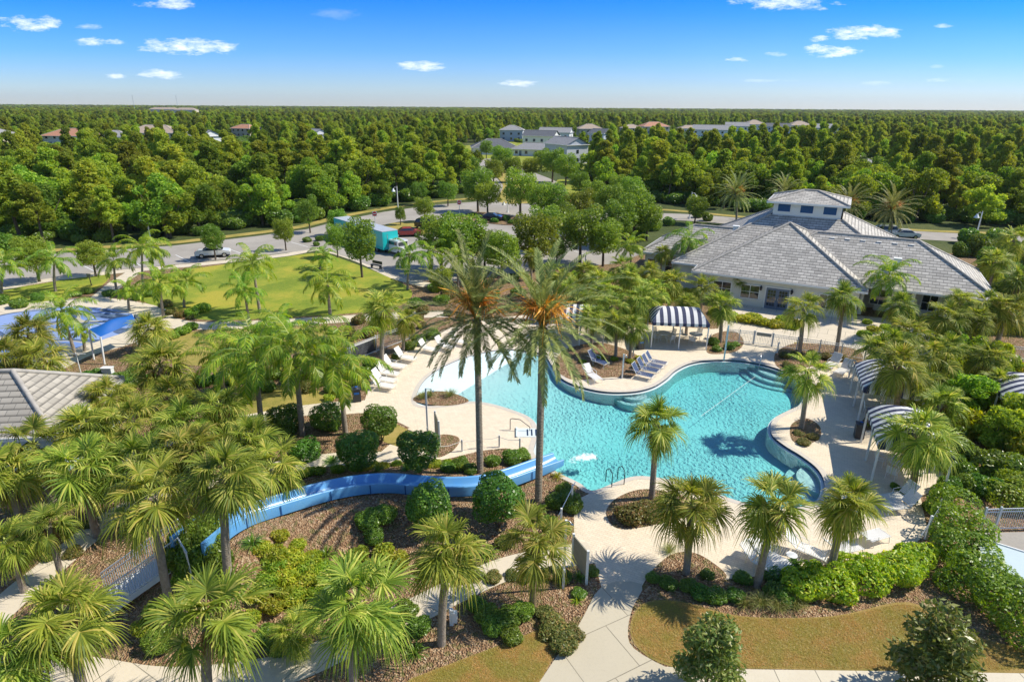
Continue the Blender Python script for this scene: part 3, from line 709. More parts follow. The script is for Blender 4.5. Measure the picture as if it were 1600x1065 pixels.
# shrub meshes, unit sized (radius about 1, sitting on z = 0)
def shrubmesh(name, seed, n, size, m, flat=.9, lumps=5, aspect=.5, shell=.7, jit=.8, clump=0):
    r = random.Random(seed); bl = [(0, 0, .5*flat, .8, .8, .62*flat)]
    for i in range(lumps):
        a = i*2.4+r.random(); d = .25+.35*r.random(); q = .35+.25*r.random(); bl.append((d*math.cos(a), d*math.sin(a), (.35+.5*r.random())*flat, q, q, q*flat))
    V, F = leaf_cloud(bl, n, size, seed, aspect, shell, jit, flat_bottom=0.0, clump=clump)
    return fastmesh(name, V, F, [m])
SHR = {
 'shrub': [shrubmesh('foliage', 100+i, 3800, .085, M['shrub'], .85) for i in range(3)],
 'bright': [shrubmesh('foliage', 110+i, 2200, .12, M['brightshrub'], .8, aspect=.38, shell=.5, jit=1.2) for i in range(3)],
 'olive': [shrubmesh('foliage', 120+i, 3200, .085, M['oliveshrub'], .8, shell=.6) for i in range(3)],
 'yellow': [shrubmesh('foliage', 130+i, 1800, .13, M['yellowleaf'], .85, aspect=.36, shell=.45, jit=1.3) for i in range(2)],
 'dark': [shrubmesh('foliage', 140+i, 3600, .085, M['topiary'], .85) for i in range(2)],
 'hedge': [shrubmesh('foliage', 150+i, 4500, .07, M['hedge'], .9, shell=.85, jit=.7) for i in range(2)],
}
CN = {}
def shrub(kind, px, py, r_, label, sh=1.0, group=None, name='shrub', dz=0.0, rz=None, sx=1.0):
    p = GT(px, py); i = CN.get(kind, 0); CN[kind] = i+1
    o = link(name, SHR[kind][i % len(SHR[kind])], None, (p.x, p.y, p.z-.03+dz), rz if rz is not None else i*2.1, (r_*sx, r_, r_*sh))
    return tag(o, label, 'shrub' if name == 'shrub' else name.replace('_', ' '), group)
# clipped topiary balls on bare stems
TOP = [fastmesh('foliage', *leaf_cloud([(0, 0, 0, .96, .96, .9)]+[(.5*math.cos(k*2.4+i), .5*math.sin(k*2.4+i), .45*math.sin(k*1.7+i), .52, .52, .5) for k in range(9)], 8500, .062, 160+i, .55, .90, .55, clump=26), [M['topiary']]) for i in range(2)]
def topiary(px, py, cy, r_, label, group='clipped round topiary shrubs'):
    p = GT(px, py); x, z = HZ(px, cy, p.y); o = thing('topiary_shrub', label, 'topiary', p, 0, group); i = CN.get('t', 0); CN['t'] = i+1
    r_ *= 1.36; link('stems', multi_trunk(max(.4, z-p.z-.2*r_), r_*.55, 7, .03), o); link('foliage', TOP[i % 2], o, (0, 0, z-p.z), i*1.9, (r_, r_, r_*.92)); return o
# grasses and strap leaved clumps
def bladeclump(name, seed, n, ln, wd, spread, m, droop=.5):
    r = np.random.default_rng(seed); parts = []
    for i in range(n):
        a = r.random()*6.283; tl = r.random()**.7*spread; h = np.array([math.cos(a), math.sin(a), 0]); b = h*.12*r.random(); L = ln*(.6+.5*r.random())
        d0 = h*math.sin(tl)+np.array([0, 0, math.cos(tl)]); sd_ = np.array([-h[1], h[0], 0])
        parts.append(strip([b, b+d0*L*.5, b+d0*L*.85+np.array([0, 0, -droop*.2*L])+h*.1*L, b+d0*L+h*.25*L+np.array([0, 0, -droop*.6*L])], [wd*.6, wd, wd*.7, .001], sd_))
    V, F = merge(parts); return fastmesh(name, V, F, [m])
CLUMP = {'grass': [bladeclump('blades', 170+i, 190, .8, .008, 1.0, M['grassblade'], .5) for i in range(2)],
         'strap': [bladeclump('leaves', 180+i, 60, .75, .028, 1.25, M['shrub'], .6) for i in range(2)],
         'strapy': [bladeclump('leaves', 185+i, 60, .75, .028, 1.25, M['brightshrub'], .6) for i in range(2)],
         'bromeliad': [bladeclump('leaves', 190, 40, .5, .04, 1.3, leafmat('orange_leaf', (.55, .30, .02), (.65, .42, .05), .3), .3)]}
def clump(kind, px, py, s, label, group=None, name='ornamental_grass', cat='grass clump'):
    p = GT(px, py); i = CN.get(kind, 0); CN[kind] = i+1
    return tag(link(name, CLUMP[kind][i % len(CLUMP[kind])], None, p, i*1.3, s), label, cat, group)
# broadleaf trees with trunk, limbs and an uneven crown
def tree_meshes(seed, kind):
    r = random.Random(seed)
    if kind == 'street':
        H = 5.0; bl = [(0, 0, 3.0, 1.3, 1.3, 1.5)]+[((.7+.5*r.random())*math.cos(i*2.4), (.7+.5*r.random())*math.sin(i*2.4), 1.9+2.3*i/15+.4*r.random()-.0, .6+.4*r.random(), .6+.4*r.random(), .55+.35*r.random()) for i in range(16)]
        V, F = leaf_cloud(bl, 9500, .088, seed, .6, .5, 1.1, clump=0); m = M['oak']
        mb = MB(); mb.tube([(0, 0, 0), (.03, 0, 1.0), (.05, .03, 2.0), (0, 0, 3.4)], [.13, .11, .09, .03], 8)
        for i in range(6): a = i*1.05; mb.tube([(.03, 0, 1.5+.12*i), (.6*math.cos(a), .6*math.sin(a), 2.3+.1*i), (1.1*math.cos(a), 1.1*math.sin(a), 3.1)], [.05, .04, .02], 5)
        return mb.mesh('trunk', [M['bark']]), fastmesh('crown', V, F, [m])
    if kind == 'oakwood':
        bl = []
        for i in range(26):
            a = i*2.4; d = 2.5*r.random()**.6 if i else 0; q = .6+.75*r.random(); bl.append((d*math.cos(a), d*math.sin(a), 2.2+4.6*r.random()-(d*.45), q, q, q*.85))
        V, F = leaf_cloud(bl, 7500, .20, seed, .55, .45, 1.15); m = M['forest']
        mb = MB(); mb.tube([(0, 0, 0), (.1, 0, 2), (0, .1, 4.4)], [.2, .16, .08], 7)
        for i in range(5): a = i*1.26; mb.tube([(.05, 0, 1.6+.3*i), (1.2*math.cos(a), 1.2*math.sin(a), 3.6), (1.9*math.cos(a), 1.9*math.sin(a), 5)], [.09, .06, .03], 5)
        return mb.mesh('trunk', [M['bark']]), fastmesh('crown', V, F, [m])
    if kind == 'pine':
        bl = []; H = 11.5
        for i in range(30):
            u = i/29; a = i*2.4+r.random(); z = H*(.40+.57*u); d = (2.3*(1-u)**.5+.2)*(.3+.8*r.random()); q = .48+.62*r.random()*(1.1-u*.4)
            bl.append((d*math.cos(a), d*math.sin(a), z, q, q, q*.9))
        V, F = leaf_cloud(bl, 7500, .24, seed, .36, .3, 1.5, up=.5); m = M['pine']
        mb = MB(); mb.tube([(0, 0, 0), (.1, .05, 4), (.05, 0, 8), (0, 0, H)], [.2, .16, .11, .03], 7)
        for b in bl[::3]: mb.tube([(0, 0, b[2]-.7), (b[0]*.6, b[1]*.6, b[2]-.3), (b[0], b[1], b[2])], [.06, .04, .02], 4)
        return mb.mesh('trunk', [M['bark']]), fastmesh('crown', V, F, [m])
    if kind == 'magnolia':
        bl = [(.55*math.cos(i*2.4)*(1-i*.04), .55*math.sin(i*2.4)*(1-i*.04), .6+2.1*i/13, .34+.12*r.random(), .34+.12*r.random(), .36) for i in range(14)]
        V, F = leaf_cloud(bl, 5600, .07, seed, .42, .3, 1.5); m = M['magnolia']
        mb = MB(); mb.tube([(0, 0, 0), (.02, 0, 1.2), (0, 0, 2.7)], [.05, .04, .015], 7)
        for b in bl: mb.tube([(0, 0, b[2]-.35), (b[0]*.8, b[1]*.8, b[2])], [.018, .008], 4)
        return mb.mesh('trunk', [M['bark']]), fastmesh('crown', V, F, [m])
TM = {'street': [tree_meshes(200+i, 'street') for i in range(3)], 'oakwood': [tree_meshes(210+i, 'oakwood') for i in range(4)],
      'pine': [tree_meshes(220+i, 'pine') for i in range(4)], 'magnolia': [tree_meshes(230+i, 'magnolia') for i in range(2)]}
def tree(kind, p, s, label, group=None, name=None, rz=None, sc=None, cat='tree'):
    i = CN.get(kind, 0); CN[kind] = i+1; tr_, cr_ = TM[kind][i % len(TM[kind])]
    o = thing(name or {'street': 'street_tree', 'oakwood': 'oak_tree', 'pine': 'pine_tree', 'magnolia': 'magnolia_tree'}[kind], label, cat, p, i*1.3 if rz is None else rz, group, sc or s)
    link('trunk', tr_, o); link('crown', cr_, o); return o
# ------------------------------------------------------------------ roofs and buildings
def tilemat(name, c1, c2, mo, bw, rh, ms=.02, off=.5):
    m = bpy.data.materials.new(name); m.use_nodes = True; t = NT(m.node_tree)
    tc = t.new('ShaderNodeTexCoord'); uv = tc.outputs['UV']; ob = tc.outputs['Object']
    b = t.new('ShaderNodeTexBrick', {'Vector': uv, 'Color1': tuple(c1)+(1,), 'Color2': tuple(c2)+(1,), 'Mortar': tuple(mo)+(1,), 'Scale': 1.0, 'Mortar Size': ms, 'Mortar Smooth': .3, 'Bias': 0.0, 'Brick Width': bw, 'Row Height': rh}, offset=off)
    sy = t.new('ShaderNodeSeparateXYZ', {0: uv}).outputs[1]
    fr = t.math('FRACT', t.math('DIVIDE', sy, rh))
    lap_shade = t.ramp(fr, [(0.0, .30), (.16, .55), (.34, 1.0), (.9, 1.12)])  # shadow line and bright edge of each tile course, painted into the colour
    c = t.mix(1.0, b.outputs[0], lap_shade, 'MULTIPLY')
    c = t.mix(t.ramp(noise(t, ob, .5, 6.0, .7), [(.35, 0.0), (.75, .4)]), c, tuple((x+y)/2*.9 for x, y in zip(c1, c2)))
    bp = t.new('ShaderNodeBump', {'Height': fr, 'Strength': .8, 'Distance': .03})
    p = t.new('ShaderNodeBsdfPrincipled', {'Base Color': c, 'Roughness': .85, 'Normal': bp.outputs[0]}); t.new('ShaderNodeOutputMaterial', {0: p.outputs[0]}); return m
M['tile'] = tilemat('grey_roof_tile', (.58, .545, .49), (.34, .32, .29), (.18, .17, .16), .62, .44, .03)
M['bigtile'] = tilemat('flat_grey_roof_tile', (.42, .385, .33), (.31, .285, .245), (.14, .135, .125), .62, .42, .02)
M['ridge'] = mat('ridge_tile', (.46, .43, .39), .85, var=.35, vscale=2.5)
def slope_face(mb, pts, mi=0):
    "a planar roof face with UVs laid along its eave"
    P_ = [Vector(p) for p in pts]; n = (P_[1]-P_[0]).cross(P_[2]-P_[0]); n.normalize()
    if n.z < 0: P_ = list(reversed(P_)); n = -n
    u = Vector((-n.y, n.x, 0)); u = u.normalized() if u.length > 1e-6 else Vector((1, 0, 0)); v = n.cross(u)
    mb.add(P_, [tuple(range(len(P_)))], mi, uv=[[(p.dot(u), p.dot(v)) for p in P_]])
def hiproof(x0, x1, y0, y1, z, k, parent, m='tile', cut=None, mitre=.22, gable=False, name='roof'):
    "hip roof over a rectangle; ridge along the longer side; cut = truncation height above the eave"
    mb = MB(); w_, d_ = x1-x0, y1-y0; h = min(w_, d_)/2 if cut is None else cut; zt = z+h*k
    if cut is None and not gable:
        if w_ >= d_: A, B = (x0+h, (y0+y1)/2, zt), (x1-h, (y0+y1)/2, zt)
        else: A, B = ((x0+x1)/2, y0+h, zt), ((x0+x1)/2, y1-h, zt)
        c = [(x0, y0, z), (x1, y0, z), (x1, y1, z), (x0, y1, z)]
        if w_ >= d_:
            fs = [[c[0], c[1], B, A], [c[1], c[2], B], [c[2], c[3], A, B], [c[3], c[0], A]]; hips = [(c[0], A), (c[3], A), (c[1], B), (c[2], B), (A, B)]
        else:
            fs = [[c[0], c[1], A], [c[1], c[2], B, A], [c[2], c[3], B], [c[3], c[0], A, B]]; hips = [(c[0], A), (c[1], A), (c[2], B), (c[3], B), (A, B)]
        if (Vector(A)-Vector(B)).length < .3: hips.pop()
    elif gable:
        A, B = (x0, (y0+y1)/2, zt), (x1, (y0+y1)/2, zt); c = [(x0, y0, z), (x1, y0, z), (x1, y1, z), (x0, y1, z)]
        fs = [[c[0], c[1], B, A], [c[2], c[3], A, B]]; hips = [(A, B)]
    else:
        t_ = [(x0+h, y0+h, zt), (x1-h, y0+h, zt), (x1-h, y1-h, zt), (x0+h, y1-h, zt)]; c = [(x0, y0, z), (x1, y0, z), (x1, y1, z), (x0, y1, z)]
        fs = [[c[i], c[(i+1) % 4], t_[(i+1) % 4], t_[i]] for i in range(4)]; hips = [(c[i], t_[i]) for i in range(4)]
    for f in fs: slope_face(mb, f)
    mb.add([(p[0], p[1], z-.02) for p in c], [(3, 2, 1, 0)])
    o = mb.obj(name, [M[m]], parent)
    for a, b in hips:
        a, b = Vector(a), Vector(b); MB().tube([a+Vector((0, 0, .02)), b+Vector((0, 0, .02))], .14, 6).obj('ridge_cap', M['ridge'], o)
    fb = MB()
    for i in range(4):
        a, b = Vector(c[i]), Vector(c[(i+1) % 4]); d = (b-a).normalized(); nrm = Vector((d.y, -d.x, 0))*.04
        fb.beam(a+nrm-d*.02+Vector((0, 0, -.11)), b+nrm+d*.02+Vector((0, 0, -.11)), .06, .22)
    fb.obj('fascia', M['trim'], o)
    return o
def window(parent, c, rz, w_, h_, panes=(2, 2), glass='glass', frame='trim'):
    "a window facing local -y at c"
    MT = Matrix.Translation(c) @ Matrix.Rotation(rz, 4, 'Z'); f = MB()
    def bx(x, z, sx, sz, y=-.05, sy=.10): f.box(None, (sx, sy, sz), mat=MT @ Matrix.Translation((x, y, z)))
    bx(-w_/2, 0, .09, h_+.09); bx(w_/2, 0, .09, h_+.09); bx(0, h_/2, w_-.09, .09); bx(0, -h_/2, w_-.09, .09)
    for i in range(1, panes[0]): bx(-w_/2+w_*i/panes[0], 0, .06, h_-.09, -.045, .08)
    for j in range(1, panes[1]): bx(0, -h_/2+h_*j/panes[1], w_-.09, .045, -.035, .07)
    o = f.obj('window', M[frame], parent)
    g_ = MB(); g_.box(None, (w_-.08, .03, h_-.08), mat=MT @ Matrix.Translation((0, -.015, 0))); g_.obj('pane', M[glass], o); return o

# clubhouse, local axes : x along the pool front, y away from the pool
CA = R(-28); CU = Vector((math.cos(CA), math.sin(CA), 0)); CVv = Vector((-math.sin(CA), math.cos(CA), 0)); U0, V0 = -4.0, 76.0
corg = CU*U0+CVv*V0
club = thing('clubhouse', 'cream clubhouse with grey tiled hip roofs and a square louvred cupola', 'building', corg, CA)
def cl(u, v): return u-U0, v-V0
def wallbox(u0, u1, v0, v1, z0, z1, name='wall', m='cream'):
    a = cl(u0, v0); b = cl(u1, v1); mb = MB(); mb.box(((a[0]+b[0])/2, (a[1]+b[1])/2, (z0+z1)/2), (b[0]-a[0], b[1]-a[1], z1-z0)); return mb.obj(name, M[m], club)
def roofbox(u0, u1, v0, v1, z, k, **kw):
    a = cl(u0, v0); b = cl(u1, v1); return hiproof(a[0], b[0], a[1], b[1], z, k, club, **kw)
EZ = 3.2
roofbox(-13.6, 3.5, 67.7, 84.8, EZ, .55)                     # pool wing
roofbox(-9, 14.5, 70.3, 84.1, EZ-.004, .55)                  # right wing
roofbox(-21.6, 0, 74.5, 85.1, EZ-.008, .55)                  # left wing
roofbox(-16.6, 9.1, 70.9, 95.1, EZ-.012, .55, cut=9.0)       # main block under the cupola
wallbox(-13.0, 2.9, 68.3, 80, 0, EZ-.05); wallbox(4.6, 13.9, 73.2, 83.5, 0, EZ-.06); wallbox(2.9, 4.6, 74.0, 80, 0, EZ-.07)
wallbox(-21.0, -13.0, 75.1, 84.5, 0, EZ-.08); wallbox(-16.0, -13.0, 71.5, 75.1, 0, EZ-.09); wallbox(-16.0, 8.5, 84.5, 94.5, 0, EZ-.05)
# cupola
wallbox(-7.4, -.1, 80.1, 85.9, 7.6, 9.75, 'cupola_wall', 'trim')
cup = roofbox(-8.1, .6, 79.4, 86.6, 9.75, .30, name='cupola_roof')
for i in range(3):
    a = cl(-6.2+i*2.45, 80.1); w_ = MB(); w_.box((a[0], a[1]-.03, 9.0), (1.35, .06, .85)); fr_ = w_.obj('louvre_window', M['blueshutter'], club)
    f2 = MB()
    for sx, sz, dx, dz in ((.1, 1.05, -.73, 0), (.1, 1.05, .73, 0), (1.36, .1, 0, .475), (1.36, .1, 0, -.475)): f2.box((a[0]+dx, a[1]-.045, 9.0+dz), (sx, .09, sz))
    f2.obj('frame', M['trim'], fr_)
    sl_ = MB()
    for k in range(7): sl_.box((a[0], a[1]-.07, 8.64+k*.12), (1.3, .02, .05))
    sl_.obj('slats', M['blueshutter'], fr_)
for v in (81.9, 84.0):
    a = cl(-.1, v); w_ = MB(); w_.box((a[0]+.03, a[1], 9.0), (.06, 1.3, .85)); w_.obj('louvre_window', M['blueshutter'], club)
# french doors, windows, lanterns on the pool wing
def at_front(px, py, v=68.3, z=1.2):
    "local x of the wall point seen at px,py"
    lo, hi = -25, 20
    for _ in range(40):
        m_ = (lo+hi)/2; p = CU*m_+CVv*v; d = direction(px, py)
        if p.x/p.y < d.x/d.y: lo = m_
        else: hi = m_
    return cl(lo, v)[0]
fy = cl(0, 68.3)[1]
dx_ = at_front(1213, 470)
for s_ in (-1, 1):
    d = MB(); x = dx_+s_*.56; d.box((x-.47, fy-.04, 1.12), (.16, .08, 2.24)); d.box((x+.47, fy-.04, 1.12), (.16, .08, 2.24)); d.box((x, fy-.04, 2.14), (.78, .08, .2)); d.box((x, fy-.04, .15), (.78, .08, .3))
    for q in range(1, 5): d.box((x, fy-.035, .3+q*.35), (.78, .07, .04))
    for q in range(1, 3): d.box((x-.39+q*.26, fy-.032, 1.17), (.04, .065, 1.74))
    dd = d.obj('french_door', M['door'], club); g_ = MB(); g_.box((x, fy-.015, 1.17), (.78, .03, 1.74)); g_.obj('pane', M['glass'], dd)
    MB().box((x-s_*.44, fy-.11, 1.1), (.03, .05, .16)).obj('handle', M['steel'], dd)
fr_ = MB(); fr_.box((dx_-1.2, fy-.05, 1.2), (.12, .1, 2.4)); fr_.box((dx_+1.2, fy-.05, 1.2), (.12, .1, 2.4)); fr_.box((dx_, fy-.05, 2.34), (2.28, .1, .12)); fr_.obj('door_frame', M['trim'], club)
window(club, (at_front(1171, 460), fy, 1.55), 0, 1.9, 1.5, (2, 2)); window(club, (at_front(1128, 450), fy, 1.55), 0, 1.9, 1.5, (2, 2)); window(club, (at_front(1098, 445), fy, 1.55), 0, 1.2, 1.5, (2, 2)); window(club, (at_front(1290, 480), fy, 1.55), 0, 1.5, 1.5, (2, 2))
for px in (1189, 1238):
    x = at_front(px, 452); l = MB(); l.cyl((x, fy-.22, 1.9), .10, .34, 6, r2=.15); l.cyl((x, fy-.22, 2.24), .17, .10, 6, r2=.02); l.beam((x, fy, 2.4), (x, fy-.22, 2.36), .03, .03); l.box((x, fy-.02, 2.2), (.12, .04, .3)); l.obj('wall_lantern', M['darkmetal'], club)
fy2 = cl(0, 73.2)[1]
for px, w_, pn in ((1370, 1.6, (2, 2)), (1450, 1.4, (2, 2)), (1520, 1.4, (2, 2))): window(club, (at_front(px, 480, 73.2), fy2, 1.5), 0, w_, 1.7, pn)
for px in (1339, 1384, 1418):
    x = at_front(px, 500, 70.9); c = MB(); y_ = cl(0, 70.9)[1]; c.box((x, y_, 1.55), (.30, .30, 3.1)); c.box((x, y_, .15), (.42, .42, .3)); c.box((x, y_, 3.0), (.40, .40, .16)); c.obj('porch_column', M['trim'], club)
fy3 = cl(0, 75.1)[1]; window(club, (at_front(1018, 412, 75.1), fy3, 1.6), 0, 1.1, 1.4, (1, 2), 'glass'); window(club, (at_front(1045, 416, 75.1), fy3, 1.6), 0, .9, 1.4, (1, 2))
# small roof vents
for px, py, z in ((1150, 357, 6.5), (1402, 408, 5.4)):
    p = G(px, py, z); q = Matrix.Rotation(-CA, 4, 'Z') @ (p-corg); v = MB(); v.box((q.x, q.y, z-.1), (.6, .5, .7)); v.box((q.x, q.y, z+.29), (.75, .62, .10)); v.obj('roof_vent', M['trim'], club)
for i in range(6):
    x, y_ = cl(-.5+i*1.5, 76.5); MB().box((x, y_-.02, EZ+.55*6.2+.02), (.5, .25, .05)).obj('ridge_vent', M['trim'], club)

# left building with the big flat tiles
c0, c1, ap = G(193, 590, 3.0), G(85, 681, 3.0), G(4, 582, 5.3)
ex = (c0-c1).normalized(); ey = Vector((-ex.y, ex.x, 0)); LL = (c0-c1).length
ang = math.atan2(ex.y, ex.x)-math.pi/2
lb = thing('pool_building', 'small pool building with flat grey roof tiles and white fascia, cut by the left edge', 'building', Vector((c1.x, c1.y, 0)), ang)
hiproof(-16, 0, 0, LL, 3.0, 2.35/(LL/2), lb, m='bigtile')
MB().box((-8, LL/2, 1.45), (14.8, LL-1.2, 2.9)).obj('wall', mat('pale_blue_wall', (.50, .63, .74), .8, var=.06), lb)
window(lb, (-.60, LL*.75, 1.6), math.pi/2, 1.0, 1.0, (1, 2))
MB().box((-1.2, 2.2, 4.05), (.3, .25, .16)).obj('roof_vent', M['trim'], lb) if False else None
p = G(18, 627, 3.9); q = Matrix.Rotation(-ang, 4, 'Z') @ (p-c1); MB().box((q.x, q.y, 3.95), (.42, .22, .2)).obj('roof_vent', M['trim'], lb)
o = thing('storage_cabinet', 'small white cabinet frame standing behind the corner of the grey roof', 'cabinet', G(172, 594), 0, None, .62); MB().box((0, 0, .9), (1.2, .6, 1.6)).obj('body', M['white'], o); MB().box((0, -.31, .95), (1.0, .02, 1.2)).obj('door', M['fence'], o); MB().box((0, 0, 1.74), (1.35, .75, .08)).obj('top', M['trim'], o)
o = thing('antenna_mast', 'thin white antenna pole with a crossbar behind the grey roof', 'antenna', G(131, 600)); MB().tube([(0, 0, 0), (0, 0, 2.6)], .04, 6).obj('pole', M['white'], o); MB().beam((-.7, 0, 2.5), (.7, 0, 2.5), .04, .04).obj('crossbar', M['white'], o)

# ------------------------------------------------------------------ cabanas
def cabana(p, rz, L, W, label, h=2.35, rise=.95, nst=15, posts=3):
    o = thing('striped_cabana', label, 'cabana', p, rz)
    for i in range(posts):
        for s_ in (-1, 1):
            MB().box((-L/2+L*i/(posts-1), s_*W/2, h/2), (.10, .10, h)).obj('post', M['white'], o)
    rail = MB()
    for s_ in (-1, 1): rail.beam((-L/2, s_*W/2, h+.02), (L/2, s_*W/2, h+.02), .06, .06)
    for s_ in (-1, 1): rail.beam((s_*L/2, -W/2, h+.021), (s_*L/2, W/2, h+.021), .06, .06)
    rail.obj('frame', M['white'], o)
    ov = .06; hx, hy = L/2+ov, W/2+ov; rx = hx-W*.30; zt = h+rise
    def prof(u): return h+.05+(rise-.05)*(math.sin(u*math.pi/2)**.9)   # u 0 eave .. 1 ridge, gently bowed
    can = MB(); K = 6
    for i in range(nst):
        a, b = -1+2*i/nst, -1+2*(i+1)/nst; mi = i % 2
        for s_ in (-1, 1):
            for k in range(K):
                u0, u1 = k/K, (k+1)/K
                def pt(x, u):
                    lim = hx+(rx-hx)*u; X = max(-lim, min(lim, x*hx)); return (X, s_*hy*(1-u), prof(u))
                q = [pt(a, u0), pt(b, u0), pt(b, u1), pt(a, u1)]
                if abs(q[0][0]-q[1][0]) < 1e-6 and abs(q[2][0]-q[3][0]) < 1e-6: continue
                can.add(q if s_ < 0 else q[::-1], [(0, 1, 2, 3)], mi)
    ne = int(nst*W/L) | 1
    for s_ in (-1, 1):
        for i in range(ne):
            a, b = -1+2*i/ne, -1+2*(i+1)/ne
            for k in range(K):
                u0, u1 = k/K, (k+1)/K
                def pe(y, u):
                    lim = hy*(1-u); Y = max(-lim, min(lim, y*hy)); return (s_*(hx+(rx-hx)*u), Y, prof(u))
                q = [pe(a, u0), pe(b, u0), pe(b, u1), pe(a, u1)]
                if abs(q[0][1]-q[1][1]) < 1e-6: continue
                can.add(q if s_ > 0 else q[::-1], [(0, 1, 2, 3)], i % 2)
    can.obj('canopy', [M['navy'], M['canvas']], o)
    val = MB()
    for i in range(nst):
        a, b = hx*(-1+2*i/nst), hx*(-1+2*(i+1)/nst)
        for s_ in (-1, 1): val.add([(a, s_*(hy+.01), h+.05), (b, s_*(hy+.01), h+.05), (b, s_*(hy+.015), h-.20), ((a+b)/2, s_*(hy+.015), h-.24), (a, s_*(hy+.015), h-.20)], [(0, 1, 2, 3, 4)], i % 2)
    for i in range(ne):
        a, b = hy*(-1+2*i/ne), hy*(-1+2*(i+1)/ne)
        for s_ in (-1, 1): val.add([(s_*(hx+.01), a, h+.05), (s_*(hx+.01), b, h+.05), (s_*(hx+.015), b, h-.20), (s_*(hx+.015), (a+b)/2, h-.24), (s_*(hx+.015), a, h-.20)], [(0, 1, 2, 3, 4)], i % 2)
    val.obj('valance', [M['navy'], M['canvas']], o)
    return o
def mid(a, b): return (a+b)/2
pa, pb = G(1017, 543), G(1103, 546.5); d = (pb-pa); n_ = Vector((-d.y, d.x, 0)).normalized(); CC = mid(pa, pb)+n_*1.75
cabana(CC, math.atan2(d.y, d.x), d.length, 3.5, 'navy and white striped cabana in the middle of the far deck over two round tables')
pa, pb = G(1361, 751), G(1345, 691); d = pb-pa; d = d.normalized()*4.7; n_ = Vector((d.y, -d.x, 0)).normalized(); CR2 = pa+d/2+n_*1.75; A2 = math.atan2(d.y, d.x)
pa1, pb1 = G(1340, 657), G(1325, 606); d1 = (pb1-pa1).normalized()*4.7; CR1 = pa1+d1/2+Vector((d1.y, -d1.x, 0)).normalized()*1.75; A1 = math.atan2(d1.y, d1.x)
cabana(CR2, A2, 4.7, 3.5, 'nearer of the two striped cabanas on the right deck, partly under a palm')
cabana(CR1, A1, 4.7, 3.5, 'farther of the two striped cabanas on the right deck')
cabana(G(1612, 612, 2.6)-Vector((0, 0, 2.6)), R(70), 5.0, 3.5, 'striped cabana roof cut by the right edge of the picture')
cabana(G(908, 488, 2.6)-Vector((0, 0, 2.6)), R(-8), 4.2, 3.2, 'striped cabana half hidden behind the fronds of the right date palm')

# ------------------------------------------------------------------ furniture
def lounger_mesh(fabric, back=38, strap=True):
    parts = {}
    f = MB(); L0, W = 1.15, .62
    for s_ in (-1, 1):
        f.tube([(-.02, s_*W/2, .36), (L0, s_*W/2, .33), (L0+.03, s_*W/2, .30)], .018, 6)
        b = R(back); f.tube([(0, s_*W/2, .36), (-.78*math.cos(b), s_*W/2, .36+.78*math.sin(b))], .018, 6)
    f.tube([(L0, -W/2, .33), (L0, W/2, .33)], .018, 6); f.tube([(-.78*math.cos(b), -W/2, .36+.78*math.sin(b)), (-.78*math.cos(b), W/2, .36+.78*math.sin(b))], .018, 6)
    parts['frame'] = f.mesh('frame', [M['white']])
    a = MB()
    for s_ in (-1, 1): a.tube([(.35, s_*(W/2+.03), .35), (.33, s_*(W/2+.03), .56), (-.25, s_*(W/2+.03), .60), (-.45, s_*(W/2+.02), .62)], .016, 6)
    parts['armrest'] = a.mesh('armrest', [M['white']])
    st = MB(); n = 12
    for i in range(n):
        x0 = .04+(L0-.08)*i/n; st.box((x0+.035, 0, .372-.02*i/n), ((L0-.08)/n*.80, W-.03, .012))
    parts['seat'] = st.mesh('seat', [M[fabric]])
    bk = MB()
    for i in range(9):
        s0 = .04+.72*(i+.5)/9; c = Vector((-s0*math.cos(b), 0, .36+s0*math.sin(b))); bk.box(None, (.072, W-.03, .012), mat=Matrix.Translation(c) @ Matrix.Rotation(b, 4, 'Y'))
    parts['backrest'] = bk.mesh('backrest', [M[fabric]])
    lg = []
    for x in (.12, L0-.08):
        for s_ in (-1, 1): q = MB(); q.tube([(x, s_*W/2, .35), (x+.04, s_*(W/2+.02), 0)], .016, 6); lg.append(q.mesh('leg', [M['white']]))
    return parts, lg
LM = {k: lounger_mesh(*k) for k in (('offwhite', 55), ('bluefabric', 58), ('canvas', 40))}
def lounger(px, py, px2, py2, label, k=('offwhite', 55), group=None):
    "px,py : hinge of the backrest on the deck; px2,py2 : foot end"
    a, b = G(px, py), G(px2, py2); d = b-a
    o = thing('lounge_chair', label, 'lounge chair', a+Vector((0, 0, .006)), math.atan2(d.y, d.x), group, 1.12)
    pr, lg = LM[k]
    for n_, me in pr.items(): link(n_, me, o)
    for me in lg: link('leg', me, o)
    return o
GW = 'white loungers on the left deck'
for i, (a, b, c, d, lb) in enumerate([(592, 607, 618, 611, 'nearest white lounger of the row, next to the trash bin'), (594, 598, 622, 602, 'second nearest white lounger of the left row'), (600, 587, 630, 592, 'third nearest white lounger of the left row'), (610, 576, 640, 580, 'fourth white lounger of the left row, behind the fence corner palm'),
    (628, 563, 656, 568, 'fifth white lounger of the left row, with backrest fully raised'), (664, 549, 690, 554, 'white lounger under the left frond tips of the date palm'), (690, 545, 714, 551, 'white lounger half hidden by drooping date palm fronds'), (712, 538, 738, 543, 'white lounger farthest along the left deck, by the date palm trunk')]):
    lounger(a, b, c, d, lb, group=GW)
for a, b, c, d, lb in [(996, 589, 1018, 594, 'blue backed lounger nearest the peninsula edge of the pool'), (1004, 581, 1027, 586, 'second blue backed lounger on the peninsula'), (1011, 575, 1035, 580, 'third blue backed lounger on the peninsula'), (1017, 570, 1040, 574, 'farthest blue backed lounger on the peninsula'), (928, 568, 940, 572, 'lone blue chair in front of the peninsula bed')]:
    lounger(a, b, c, d, lb, ('bluefabric', 58), 'blue backed loungers on the peninsula')
